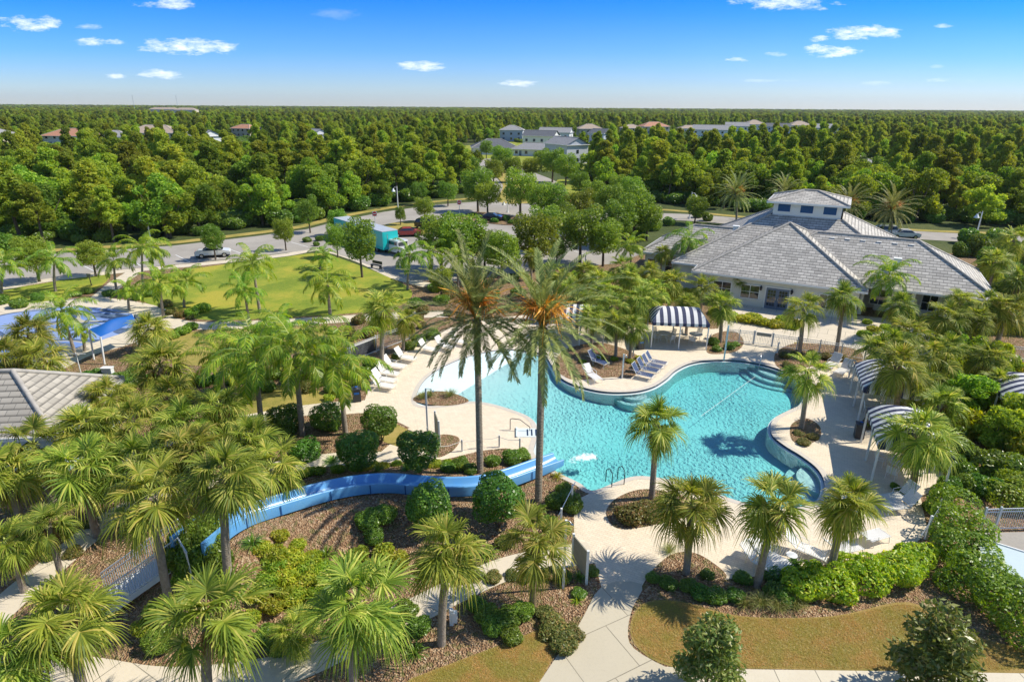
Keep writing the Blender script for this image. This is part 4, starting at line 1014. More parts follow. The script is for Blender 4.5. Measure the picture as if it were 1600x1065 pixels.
lounger(921, 590, 936, 600, 'white lounger under the right date palm fronds beside the pool', ('canvas', 40))
for a, b, c, d, lb in [(1302, 573, 1285, 582, 'white lounger on the right deck nearest the pool corner palm'), (1319, 583, 1302, 593, 'white lounger on the right deck beside the farther cabana'), (1410, 783, 1382, 787, 'white lounger by the foot of the palm at the nearer cabana'), (1412, 797, 1380, 800, 'white lounger just in front of the one by the palm foot')]:
    lounger(a, b, c, d, lb, group='white loungers on the right deck')
for a, b, c, d, lb in [(1178, 882, 1203, 896, 'grey strapped lounger at the near deck edge beside the leaning palm trunk, left one'), (1192, 874, 1217, 887, 'grey strapped lounger just behind the left one at the near deck edge'), (1245, 862, 1270, 872, 'white lounger between the two near palm trunks'), (1305, 868, 1330, 862, 'white lounger behind the rightmost near palm'), (1350, 850, 1375, 842, 'white lounger at the near deck edge beside the yellow green hedge')]:
    lounger(a, b, c, d, lb, ('canvas', 40), 'loungers on the near deck')
def tableset(p, rz, lab, r_=.6, nch=4, group='patio tables'):
    o = thing('patio_table', 'round pale patio table '+lab, 'table', p, rz, group)
    MB().cyl((0, 0, .70), r_, .03, 24).obj('tabletop', M['offwhite'], o)
    for k in range(4):
        a = k*math.pi/2+.4; MB().tube([(.3*math.cos(a), .3*math.sin(a), .70), (.42*math.cos(a), .42*math.sin(a), 0)], .018, 6).obj('leg', M['white'], o)
    for k in range(nch):
        a = rz+k*2*math.pi/nch+.2; q = p+Vector((math.cos(a), math.sin(a), 0))*1.0
        c = thing('patio_chair', '%s patio chair %s' % (('first', 'second', 'third', 'fourth', 'fifth')[k], 'at the round table '+lab), 'chair', q, a, 'patio chairs round the tables')
        MB().box((0, 0, .43), (.46, .46, .03)).obj('seat', M['offwhite'], c)
        bk = MB()
        for i in range(6): bk.box(None, (.02, .44, .055), mat=Matrix.Translation((.24+.014*i, 0, .5+i*.075)))
        bk.obj('backrest', M['offwhite'], c)
        f = MB()
        for s_ in (-1, 1):
            f.tube([(.22, s_*.24, .43), (.34, s_*.24, .95)], .016, 6); f.tube([(.26, s_*.25, .64), (-.2, s_*.26, .64), (-.22, s_*.25, .43)], .015, 6)
        f.obj('frame', M['white'], c)
        for sx in (-.2, .2):
            for s_ in (-1, 1): MB().tube([(sx, s_*.23, .43), (sx*1.15, s_*.24, 0)], .014, 5).obj('leg', M['white'], c)
tableset(G(1036, 531), .3, 'under the left half of the middle cabana'); tableset(G(1086, 533), .8, 'under the right half of the middle cabana')
tableset(G(1402, 738), .5, 'under the nearer right hand cabana'); tableset(G(1380, 650), .5, 'between the two right hand cabanas', nch=3); tableset(G(905, 502), .2, 'under the half hidden cabana')
o = thing('side_table', 'small round side table beside the grey strapped loungers', 'table', G(1235, 878)); MB().cyl((0, 0, .42), .25, .025, 16).obj('tabletop', M['white'], o)
for k in range(3): MB().tube([(.12*math.cos(k*2.1), .12*math.sin(k*2.1), .42), (.2*math.cos(k*2.1), .2*math.sin(k*2.1), 0)], .012, 5).obj('leg', M['white'], o)
def bin_(px, py, lb, lid='bluesail', s=1.0, rz=.3):
    o = thing('trash_bin', lb, 'trash bin', G(px, py)+Vector((0, 0, .006)), rz, 'dark trash bins', s)
    MB().prism([(-.29, -.27), (.29, -.27), (.29, .27), (-.29, .27)], .03, .92).obj('body', M['darkmetal'], o)
    l = MB(); l.box((0, 0, .97), (.64, .60, .09)); l.cyl((0, 0, 1.015), .24, .10, 16, r2=.10); l.obj('lid', M['darkmetal'], o)
    MB().box((0, -.275, .70), (.36, .012, .16)).obj('sticker', M[lid], o); MB().cyl((.02, -.0, 1.118), .10, .01, 14).obj('opening', M[lid], o)
bin_(558, 626, 'dark trash bin with blue opening on the left deck'); bin_(1341, 683, 'dark trash bin between the posts of the two right hand cabanas', rz=1.2); bin_(1000, 545, 'dark trash bin with blue band left of the middle cabana')

# ------------------------------------------------------------------ fences, posts, rails
def picket(pts, label, h=1.15, dark=False, gate=None, z=0.0, sp=.13, m='fence'):
    P_ = [G(*p) for p in pts]; o = thing('picket_fence', label, 'fence', P_[0]); org = P_[0]
    for i, p in enumerate(P_): q = p-org; MB().box((q.x, q.y, h/2+.04), (.08, .08, h+.08)).obj('post', M[m], o)
    for a, b in zip(P_[:-1], P_[1:]):
        a, b = a-org, b-org; d = b-a; mb = MB(); n = max(2, int(d.length/sp))
        for zz in (.12, h-.22, h-.04): mb.beam(a+Vector((0, 0, zz)), b+Vector((0, 0, zz)), .04, .035)
        for k in range(1, n): q = a+d*k/n; mb.box((q.x, q.y, h/2+.02), (.018, .018, h-.06))
        mb.obj('panel', M[m], o)
    return o
picket([(1134, 533), (1154, 535), (1176, 537)], 'grey picket fence left of the gate in front of the clubhouse', 1.2)
g_ = picket([(1177.5, 537.2), (1205, 541)], 'grey metal gate with a dark notice plate in front of the french doors', 1.2); g_.name = 'metal_gate'; g_['category'] = 'gate'
q = G(1205, 541)-G(1177.5, 537.2); MB().box((q.x/2, q.y/2, 1.0), (1.2, .03, .28), rz=math.atan2(q.y, q.x)).obj('notice_plate', M['board'], g_)
picket([(1206, 541.3), (1244, 547), (1279, 552), (1313, 557), (1350, 562)], 'grey picket fence right of the gate, in front of the tall palm', 1.2)
picket([(1430, 538), (1470, 545), (1512, 553), (1556, 560), (1610, 566)], 'grey picket fence behind the right thicket under the clubhouse', 1.3)
picket([(1530, 829), (1553, 828), (1640, 826)], 'light grey fence of the equipment yard at the right edge', 1.35, sp=.11)
picket([(500, 595), (548, 566), (588, 550), (640, 530)], 'dark fence behind the shrubs and white loungers on the left', 1.5, m='fence')
def screen_board(): 
    a, b = G(545, 567), G(589, 550)
    d = b-a; o = thing('mesh_screen', 'dark mesh screen hanging on the left fence', 'screen', a); mb = MB(); mb.beam(Vector((0, .04, .75)), Vector((d.x, d.y+.04, .75)), .02, 1.1); mb.obj('mesh', M['darkmetal'], o); MB().beam(Vector((0, .04, 1.33)), Vector((d.x, d.y+.04, 1.33)), .05, .05).obj('rail', M['white'], o)
screen_board()
def whitepost(px, py, ytop, lb, arm=None, r_=.05, m='white'):
    b = GT(px, py); x, z = HZ(px, ytop, b.y); H = z-b.z; o = thing('shower_post', lb, 'post', b); MB().box((0, 0, H/2), (r_*2, r_*2, H)).obj('post', M[m], o)
    if arm: MB().tube([(0, 0, H-.04), (arm*.6, -.05, H-.03), (arm, -.08, H-.16)], .02, 6).obj('shower_arm', M['steel'], o); MB().cyl((arm, -.08, H-.21), .07, .05, 12).obj('shower_head', M['steel'], o)
    MB().box((0, -.06, 1.0), (.12, .06, .16)).obj('control_box', M['white'], o)
    return o
whitepost(669, 690, 606, 'tall grey outdoor shower post beside the round topiary on the left deck', .45, m='fence')
whitepost(880, 918, 812, 'tall white outdoor shower post left of the grey board by the concrete path', .25)
whitepost(972, 591, 553, 'short white shower post in the peninsula bed', .2) 
whitepost(1131, 562, 508, 'white post standing right of the middle cabana') ; whitepost(1214, 552, 535, 'short white post at the deck corner beside the gate')
whitepost(989, 557, 541, 'small white post with a sign between the young peninsula palms')
def signboard(px0, py0, px1, py1, h, lb, m='board', zb=.35):
    a, b = GT(px0, py0), GT(px1, py1); d = b-a; o = thing('notice_board', lb, 'sign', a)
    for q in (Vector((0, 0, 0)), d): MB().box((q.x, q.y, h/2), (.11, .11, h)).obj('post', M['white'], o)
    MB().beam(Vector((d.x*.06, d.y*.06, (h+zb)/2-.04)), Vector((d.x*.94, d.y*.94, (h+zb)/2-.04)), .05, h-zb-.12).obj('panel', M[m], o); return o
signboard(894, 884, 916, 912, 1.85, 'grey brown board between two white posts beside the concrete path'); signboard(681, 680, 687, 697, 1.8, 'dark board seen edge on between two white posts near the shower post')
def rescue(pxa, pya, pxb, pyb, pa, pb, lb):
    a, b = GT(pxa, pya), GT(pxb, pyb); o = thing('rescue_pole_rack', lb, 'rescue pole', a); q = b-a
    for p in (Vector((0, 0, 0)), q): MB().box((p.x, p.y, .7), (.10, .10, 1.4)).obj('post', M['white'], o)
    MB().tube([Vector((0, 0, 1.25))-q*.9+Vector((-.1, -.09, 0)), q*1.25+Vector((0, -.09, 1.3))], .022, 6).obj('pole', M['steel'], o)
rescue(876, 830, 893, 792, 0, 0, 'long white rescue pole on two short posts at the near left pool corner')
rescue(1446, 842, 1462, 815, 0, 0, 'white rescue pole on posts in front of the tall clipped hedge')
o = thing('life_ring', 'white life ring on a post beside the farther right hand cabana', 'life ring', G(1326, 590)); MB().box((0, 0, .75), (.09, .09, 1.5)).obj('post', M['white'], o)
rg = MB(); rg.tube([(.34*math.cos(k*.5236), -.08, 1.2+.34*math.sin(k*.5236)) for k in range(13)], .06, 8); rg.obj('ring', M['white'], o)
o = thing('rope_fence', 'low rope fence with short grey posts at the deck edge above the slide', 'fence', G(700, 712)); org = G(700, 712)
PR = [G(682, 714)-org, G(722, 705)-org, G(752, 700)-org, G(780, 698)-org, G(812, 703)-org]
for p in PR: MB().box((p.x, p.y, .42), (.09, .09, .85)).obj('post', M['fence'], o)
rp = MB()
for a, b in zip(PR[:-1], PR[1:]): rp.tube([a+Vector((0, 0, .72)), (a+b)/2+Vector((0, 0, .60)), b+Vector((0, 0, .72))], .018, 5)
rp.obj('rope', M['offwhite'], o)
def handrail(px, py, dx, dy, lb, hh=.85, two=0, m='steel'):
    a = G(px, py); d = Vector((dx, dy, 0)); d.normalize(); o = thing('pool_handrail', lb, 'handrail', a)
    n_ = Vector((-d.y, d.x, 0))
    for s_ in ((0,) if not two else (-.28, .28)):
        q = n_*s_; MB().tube([q-d*.55, q-d*.55+Vector((0, 0, hh*.92)), q-d*.42+Vector((0, 0, hh)), q+d*.1+Vector((0, 0, hh*.95)), q+d*.75+Vector((0, 0, hh*.35)), q+d*.78+Vector((0, 0, -.5))], .026, 8).obj('rail', M[m], o)
    return o
handrail(952, 752, -.1, 1, 'left dark handrail of the steps at the near pool edge', two=0, m='darkmetal'); handrail(971, 748, -.1, 1, 'right dark handrail of the steps at the near pool edge', two=0, m='darkmetal')
handrail(1187, 572, -.5, -1, 'tall steel handrail over the curved corner steps of the pool', 1.0); handrail(810, 672, 1, -.1, 'dark handrail of the side entry on the left pool edge', m='darkmetal')
sp_ = G(822, 676); o = thing('wading_steps', 'small square step basin beside the left pool edge', 'steps', sp_+Vector((0, 0, .008)))
MB().box((0, 0, .01), (1.25, 1.15, .02)).obj('floor', M['ledge'], o)
for k in range(3): MB().box((.1+.28*k, 0, .035), (.08, .8, .03)).obj('tread', M['navytile'], o)
MB().box((-.62, 0, .05), (.10, 1.25, .10)).obj('curb', M['ledge'], o)
# pedestal by the pale palm, equipment box, bench, sign post
o = thing('utility_pedestal', 'small white utility pedestal beside the trunk of the pale based palm', 'pedestal', GT(706, 975)); MB().box((0, 0, .4), (.16, .16, .8)).obj('post', M['white'], o); MB().box((.12, 0, .42), (.22, .2, .5)).obj('box', M['white'], o)
eq = thing('equipment_box', 'pale blue grey equipment box with sloped lid in the yard at the right edge', 'equipment box', G(1590, 905), R(-35)); MB().prism([(-1.5, -1.0), (1.5, -1.0), (1.5, 1.0), (-1.5, 1.0)], 0, .75).obj('body', M['fence'], eq); MB().box((0, 0, .80), (3.15, 2.15, .08)).obj('lid', mat('pale_blue_lid', (.50, .60, .64), .5, var=.06), eq); MB().box((0, 1.1, .87), (3.1, .06, .05)).obj('hinge', M['trim'], eq)
sheet('yard_floor', P((1535, 832), (1700, 828), (1750, 990), (1600, 930), (1545, 870)), .004, GM['asphalt'])
o = thing('park_bench', 'dark bench beside the lot sidewalk at the lawn corner', 'bench', G(588, 419), R(-35)); MB().box((0, 0, .45), (1.8, .45, .05)).obj('seat', M['darkmetal'], o); MB().box((0, .24, .75), (1.8, .05, .4)).obj('backrest', M['darkmetal'], o)
for s_ in (-1, 1): MB().box((s_*.8, 0, .22), (.06, .4, .42)).obj('leg', M['darkmetal'], o)
o = thing('sign_post', 'small brown sign on a thin post in the little west lawn', 'sign', G(143, 446)); MB().box((0, 0, .7), (.08, .08, 1.4)).obj('post', M['bark'], o); MB().box((0, -.05, 1.25), (.5, .03, .4)).obj('plate', M['board'], o)
def entry_sign(px, py, lb):
    o = thing('no_entry_sign', lb, 'sign', G(px, py), group=None); MB().box((0, 0, 1.15), (.10, .10, 2.3)).obj('post', M['white'], o); MB().box((0, -.07, 2.45), (.82, .03, .82)).obj('plate', M['white'], o)
    d = MB(); d.tube([(0, -.09, 2.45), (0, -.11, 2.45)], .38, 24, smooth=False); d.obj('disc', M['signred'], o); MB().box((0, -.115, 2.45), (.56, .012, .13)).obj('bar', M['white'], o)
entry_sign(587, 356, 'red and white no entry sign at the left tip of the grass island'); entry_sign(718, 336, 'red and white no entry sign on the road corner near the blue car')
def lamp(px, py, ytop, lb, side=-1):
    b = G(px, py); x, z = HZ(px, ytop, b.y); H = min(z, 7); o = thing('street_lamp', lb, 'street lamp', b, 0, None)
    MB().cyl((0, 0, 0), .12, H, 10, r2=.07).obj('pole', M['white'], o); MB().cyl((0, 0, 0), .22, .5, 12, r2=.14).obj('base', M['white'], o)
    MB().tube([(0, 0, H-.35), (side*.4, 0, H-.15), (side*.75, 0, H-.45)], .035, 6).obj('arm', M['white'], o)
    MB().cyl((side*.75, 0, H-1.05), .42, .6, 14, r2=.10).obj('lamp_shade', M['white'], o)
lamp(236, 376, 334, 'white street lamp in front of the left woodland beside the parking lot'); lamp(622, 326, 291, 'white street lamp behind the thin tree on the grass island'); lamp(792, 305, 272, 'white street lamp beside the boulevard', 1)
lamp(1077, 342, 300, 'white street lamp behind the left clubhouse wing', 1); lamp(1524, 372, 330, 'white street lamp above the shrubs right of the clubhouse'); lamp(793, 332, 312, 'thin white lamp post on the parking lot island')
def bollard(px, py, lb): tag(MB().cyl((0, 0, 0), .10, 1.0, 10).obj('bollard', M['white'], loc=G(px, py)), lb, 'bollard', 'white bollards')
bollard(865, 340, 'white bollard under the boulevard tree'); bollard(915, 410, 'white bollard at the right parking lot trees')

# ------------------------------------------------------------------ the water slide
def slide():
    o = thing('water_slide', 'long blue open water slide curving down into the pool', 'water slide')
    P_ = [p.copy() for p in SLP]; W = .43; n = len(P_)
    prof = [(-W-.10, -.52), (-W-.10, .02), (-W-.08, .06), (-W, .06), (-W+.04, .02), (-W+.10, -.22), (-W+.30, -.38), (0, -.42), (W-.30, -.38), (W-.10, -.22), (W-.04, .02), (W, .06), (W+.08, .06), (W+.10, .02), (W+.10, -.52)]
    rings = []
    for i, p in enumerate(P_):
        tg = (P_[min(i+1, n-1)]-P_[max(i-1, 0)]); tg.z = 0; tg.normalize(); s_ = Vector((-tg.y, tg.x, 0)); u = i/(n-1)
        rings.append([p+s_*a+Vector((0, 0, b*(1 if u < .93 else 1-.35*(u-.93)/.07))) for a, b in prof])
    seg = 8
    for j in range(0, n-1, seg):
        mb = MB(); k1 = min(j+seg, n-1); k = len(prof); vs_ = [q for r_ in rings[j:k1+1] for q in r_]
        mb.add(vs_, [(i*k+a, i*k+a+1, (i+1)*k+a+1, (i+1)*k+a) for i in range(k1-j) for a in range(k-1)], smooth=True)
        mb.obj('flume_section', M['slide'], o)
        if j:
            fl = MB(); r_ = rings[j]; c = sum(r_, Vector())/len(r_); tg = (P_[j+1]-P_[j]).normalized()*.03
            for side in (0, -1):
                a_, b_ = r_[side], r_[1 if side == 0 else -2]; out = (a_-P_[j]); out.z = 0; out = out.normalized()*.03; fl.add([a_+out-tg, a_+out+tg, b_+out+tg, b_+out-tg], [(0, 1, 2, 3)])
            fl.obj('flange', mat('slide_seam', (.02, .10, .3), .5) if 'seam' not in M else M['seam'], o)
    for j in range(4, n-6, 8):
        p = P_[j]; g0 = mound(p.x, p.y)
        if p.z-.5 > g0+.05: MB().cyl((p.x, p.y, g0-.1), .09, p.z-.5-g0+.1, 8).obj('support', M['fence'], o)
    # start tub at the upper end
    a = P_[0]; tg = (P_[0]-P_[1]); tg.z = 0; tg.normalize(); s_ = Vector((-tg.y, tg.x, 0)); mb = MB()
    for q0, q1 in ((a+s_*.75, a+s_*.75+tg*1.6), (a-s_*.75, a-s_*.75+tg*1.6)): mb.beam(q0+Vector((0, 0, .15)), q1+Vector((0, 0, .25)), .14, .75)
    mb.beam(a+tg*.0+Vector((0, 0, -.40)), a+tg*1.6+Vector((0, 0, -.30)), 1.36, .08); mb.obj('start_tub', M['slide'], o)
    return a+tg*1.6, tg
TOPP, TG = slide()
# stairs with rails up to the slide
o = thing('slide_stairs', 'steel picket railed stairs climbing from the path to the slide start', 'stairs')
top = Vector((TOPP.x, TOPP.y, 2.35)); bot = G(168, 952); dirx = (bot-G(285, 850, 2.2)); dirx.z = 0; dirx.normalize()
s0 = G(285, 858, 2.2); s0.z = 2.2; bt = G(165, 945); sd_ = Vector((-dirx.y, dirx.x, 0)); N = 14
for i in range(N):
    p = s0.lerp(Vector((bt.x, bt.y, .08)), (i+.5)/N); MB().box((p.x, p.y, p.z-.02), (.36, 1.3, .05), rz=math.atan2(dirx.y, dirx.x)).obj('tread', M['fence'], o)
for s_ in (-.68, .68):
    a, b = s0+sd_*s_, Vector((bt.x, bt.y, .08))+sd_*s_; MB().beam(a-Vector((0, 0, .1)), b-Vector((0, 0, .1)), .06, .22).obj('stringer', M['fence'], o)
    mb = MB(); mb.beam(a+Vector((0, 0, 1.1)), b+Vector((0, 0, 1.1)), .05, .04); mb.beam(a+Vector((0, 0, .85)), b+Vector((0, 0, .85)), .04, .03); mb.beam(a+Vector((0, 0, .12)), b+Vector((0, 0, .12)), .04, .03)
    for k in range(40): q = a.lerp(b, k/39); mb.box((q.x, q.y, q.z+.6), (.02, .02, .98))
    mb.obj('railing', M['fence'], o)
mb = MB(); pl = [s0+sd_*.7, s0-sd_*.7, Vector((top.x, top.y, 2.2))-sd_*.7, Vector((top.x, top.y, 2.2))+sd_*.7]
mb.add([(p.x, p.y, 2.2) for p in pl]+[(p.x, p.y, 2.1) for p in pl], [(0, 1, 2, 3), (7, 6, 5, 4), (0, 4, 5, 1), (1, 5, 6, 2), (2, 6, 7, 3), (3, 7, 4, 0)]); mb.obj('platform', M['fence'], o)
for a, b in ((pl[1], pl[2]), (pl[0], pl[3])):
    mb = MB(); a = a.copy(); b = b.copy(); a.z = b.z = 2.2; mb.beam(a+Vector((0, 0, 1.1)), b+Vector((0, 0, 1.1)), .05, .04); mb.beam(a+Vector((0, 0, .12)), b+Vector((0, 0, .12)), .04, .03); n = max(3, int((b-a).length/.13))
    for k in range(n+1): q = a.lerp(b, k/n); mb.box((q.x, q.y, q.z+.6), (.02, .02, .98))
    mb.obj('railing', M['fence'], o)
for p in pl: MB().cyl((p.x, p.y, mound(p.x, p.y)-.1), .06, 2.2-mound(p.x, p.y), 8).obj('support', M['fence'], o)

# ------------------------------------------------------------------ shade sail and splash toys
o = thing('shade_sail', 'bright blue shade sail over the splash pad', 'shade sail'); C4 = [G(139, 514, 2.6), G(157, 526, 2.3), G(212, 502, 2.3), G(207, 491, 2.7)]
mb = MB(); n = 10
vs_ = []
for i in range(n+1):
    for j in range(n+1):
        u, v = i/n, j/n; p = (C4[0]*(1-u)+C4[1]*u)*(1-v)+(C4[3]*(1-u)+C4[2]*u)*v; vs_.append(p+Vector((0, 0, .5*math.sin(math.pi*u)*math.sin(math.pi*v))))
mb.add(vs_, [(i*(n+1)+j, i*(n+1)+j+1, (i+1)*(n+1)+j+1, (i+1)*(n+1)+j) for i in range(n) for j in range(n)], smooth=True); mb.obj('canopy', M['bluesail'], o)
for c in C4: MB().tube([(c.x*1.0, c.y-.3, 0), c], .07, 8).obj('post', M['white'], o)
def spray(px, py, h, col, lb):
    o = thing('spray_pole', lb, 'water toy', G(px, py), 0, None); MB().tube([(0, 0, 0), (0, 0, h*.8), (.2, 0, h), (.5, 0, h*.95)], .06, 8).obj('pipe', M[col], o); MB().cyl((.5, 0, h*.86), .14, .12, 10, r2=.05).obj('nozzle', M['white'], o)
spray(96, 528, 2.0, 'signred' if False else 'fruit', 'orange spray pole in the middle of the splash pad'); spray(142, 515, 1.4, 'white', 'short white spray pole on the splash pad'); spray(84, 562, 1.5, 'white', 'white spray pole at the near rim of the splash pad')

# ------------------------------------------------------------------ vehicles
def car(px, py, rz, kind, paint, label, L=4.6, W=1.85, H=1.45):
    o = thing('parked_'+kind, label, 'car', G(px, py)+Vector((0, 0, .016)), rz)
    if kind == 'sedan': side = [(-.5, .28), (-.49, .60), (-.40, .70), (-.28, .72), (-.14, 1.0), (.14, 1.0), (.30, .70), (.46, .62), (.5, .48), (.49, .26)]
    else: side = [(-.5, .28), (-.5, .66), (-.475, .72), (-.44, .98), (-.30, 1.0), (.10, 1.0), (.24, .70), (.44, .64), (.5, .52), (.49, .26)]
    def x_(u): return u*L
    def z_(v): return v*H
    mb = MB(); n = len(side); half = []
    def wd(v): return W/2*(1.0 if v < .7 else 1-.22*(v-.7)/.3)
    A_ = [(x_(u), -wd(v)*(.93 if v < .4 else 1), z_(v)) for u, v in side]; B_ = [(a, -b, c) for a, b, c in A_]
    mb.add(A_+B_, [tuple(range(n-1, -1, -1)), tuple(range(n, 2*n))]+[(i, (i+1) % n, n+(i+1) % n, n+i) for i in range(n)]); body = mb.obj('body', M[paint], o)
    gl_ = MB()
    belt, top = .72, .965
    if kind == 'sedan': q = [(-.265, belt), (-.145, top), (.135, top), (.285, belt)]
    else: q = [(-.44, belt), (-.42, top), (.10, top), (.225, belt)]
    for s_ in (-1, 1):
        vs_ = [(x_(u), s_*(wd(v)+.012), z_(v)) for u, v in q]; gl_.add(vs_ if s_ < 0 else vs_[::-1], [(0, 1, 2, 3)])
    gl_.obj('side_windows', M['glass'], o)
    ws = MB(); i0 = 5; (u0, v0), (u1, v1) = side[5], side[6]
    f = lambda t_, e: (x_(u0+(u1-u0)*t_)+.02, e*wd(v0+(v1-v0)*t_)*.92, z_(v0+(v1-v0)*t_)+.015)
    ws.add([f(.1, -1), f(.92, -1), f(.92, 1), f(.1, 1)], [(0, 1, 2, 3)]); ws.obj('windscreen', M['glass'], o)
    (u0, v0), (u1, v1) = (side[4], side[3]) if kind == 'sedan' else (side[3], side[2])
    f = lambda t_, e: (x_(u0+(u1-u0)*t_)-.02, e*wd(v0+(v1-v0)*t_)*.9, z_(v0+(v1-v0)*t_)+.012)
    rw = MB(); rw.add([f(.1, 1), f(.92, 1), f(.92, -1), f(.1, -1)], [(0, 1, 2, 3)]); rw.obj('rear_window', M['glass'], o)
    r_ = .33 if kind == 'sedan' else .37
    for u in (-.31, .32):
        for s_ in (-1, 1):
            w_ = MB(); w_.tube([(x_(u), s_*(W/2-.20), r_), (x_(u), s_*(W/2+.02), r_)], r_, 18, smooth=False); wh = w_.obj('wheel', M['rubber'], o)
            h_ = MB(); h_.tube([(x_(u), s_*(W/2+.02), r_), (x_(u), s_*(W/2+.035), r_)], r_*.6, 14, smooth=False); h_.obj('rim', M['steel'], wh)
    for s_ in (-1, 1):
        MB().box((L*.487, s_*W*.36, H*.53), (.06, .34, .13)).obj('headlight', M['canvas'], o); MB().box((-L*.49, s_*W*.38, H*.58), (.06, .26, .14)).obj('taillight', M['signred'], o); MB().box((L*.17, s_*(W/2+.08), H*.70), (.12, .16, .12)).obj('mirror', M[paint], o)
    MB().box((0, 0, .30), (L*.94, W*.90, .14)).obj('sill', M['rubber'], o)
    return o
M['cw'] = mat('white_car_paint', (.75, .76, .77), .25, spec=.6, coat=.6); M['cb'] = mat('black_car_paint', (.012, .015, .022), .2, spec=.6, coat=.8); M['cn'] = mat('dark_blue_car_paint', (.012, .022, .07), .2, spec=.6, coat=.8); M['cr'] = mat('red_car_paint', (.40, .015, .02), .22, spec=.6, coat=.7)
car(334, 401, R(20), 'sedan', 'cw', 'white car parked under the round street tree by the lawn')
car(671, 358, R(-12), 'suv', 'cb', 'black off road car parked right of the grass island', 4.8, 1.95, 1.8); car(766, 345, R(172), 'sedan', 'cn', 'dark blue sedan parked near the second no entry sign'); car(636, 369, R(190), 'sedan', 'cr', 'red car parked behind the turquoise trailer')
car(1376, 369, R(165), 'suv', 'cw', 'white off road car beside the date palm behind the clubhouse', 4.7, 1.95, 1.85); car(885, 372, R(160), 'sedan', 'cw', 'white car glimpsed between the parking lot trees', 4.4)
car(1412, 372, R(170), 'sedan', 'cw', 'white car just right of the date palm behind the clubhouse', 4.4)
# trailer
a, b = G(540, 372), G(606, 394); d = b-a; o = thing('box_trailer', 'long enclosed trailer with turquoise rear end and grey roof', 'trailer', mid(a, b), math.atan2(d.y, d.x)); L = d.length+2.0
M['turq'] = mat('turquoise_paint', (.01, .48, .50), .35, coat=.3); M['troof'] = mat('trailer_roof', (.46, .50, .56), .5, var=.15, vscale=1)
MB().box((0, 0, 1.95), (L, 2.5, 2.6)).obj('body', M['turq'], o); MB().box((0, 0, 3.27), (L+.04, 2.54, .06)).obj('roof', M['troof'], o)
sp_ = MB()
for s_ in (-1, 1): sp_.box((-L*.1, s_*1.262, 2.15), (L*.75, .02, .8))
sp_.obj('side_panel', mat('trailer_graphics', (.06, .2, .5), .4, var2=(.5, .62, .75), vscale=.8), o)
MB().box((L/2+.012, 0, 1.9), (.02, 2.2, 2.2)).obj('rear_door', M['turq'], o); MB().box((L/2+.03, -.5, 1.9), (.04, .05, 2.0)).obj('door_bar', M['steel'], o); MB().box((L/2-1.6, 0, .62), (.1, 2.3, .1)).obj('axle', M['rubber'], o)
for u in (L/2-2.0, L/2-3.0, -L/2+1.2):
    for s_ in (-1, 1): w_ = MB(); w_.tube([(u, s_*.95, .45), (u, s_*1.2, .45)], .45, 18, smooth=False); wh = w_.obj('wheel', M['rubber'], o); h_ = MB(); h_.tube([(u, s_*1.2, .45), (u, s_*1.22, .45)], .25, 12, smooth=False); h_.obj('rim', M['steel'], wh)
MB().box((-L/2-.8, 0, .6), (1.6, .14, .12)).obj('drawbar', M['rubber'], o)
ww = thing('white_van', 'white van standing right behind the turquoise trailer end', 'van', G(622, 396), math.atan2(d.y, d.x)+.1)
MB().prism([(-2.2, -.95), (2.2, -.95), (2.2, .95), (-2.2, .95)], .4, 1.3).obj('body', M['cw'], ww); MB().prism([(-2.1, -.9), (1.3, -.9), (1.3, .9), (-2.1, .9)], 1.3, 2.1).obj('cabin', M['cw'], ww); MB().box((-.3, -.91, 1.65), (2.6, .02, .45)).obj('side_windows', M['glass'], ww); MB().box((1.32, 0, 1.6), (.04, 1.6, .55)).obj('windscreen', M['glass'], ww)
for u in (-1.4, 1.4):
    for s_ in (-1, 1): w_ = MB(); w_.tube([(u, s_*.75, .36), (u, s_*.97, .36)], .36, 16, smooth=False); w_.obj('wheel', M['rubber'], ww)

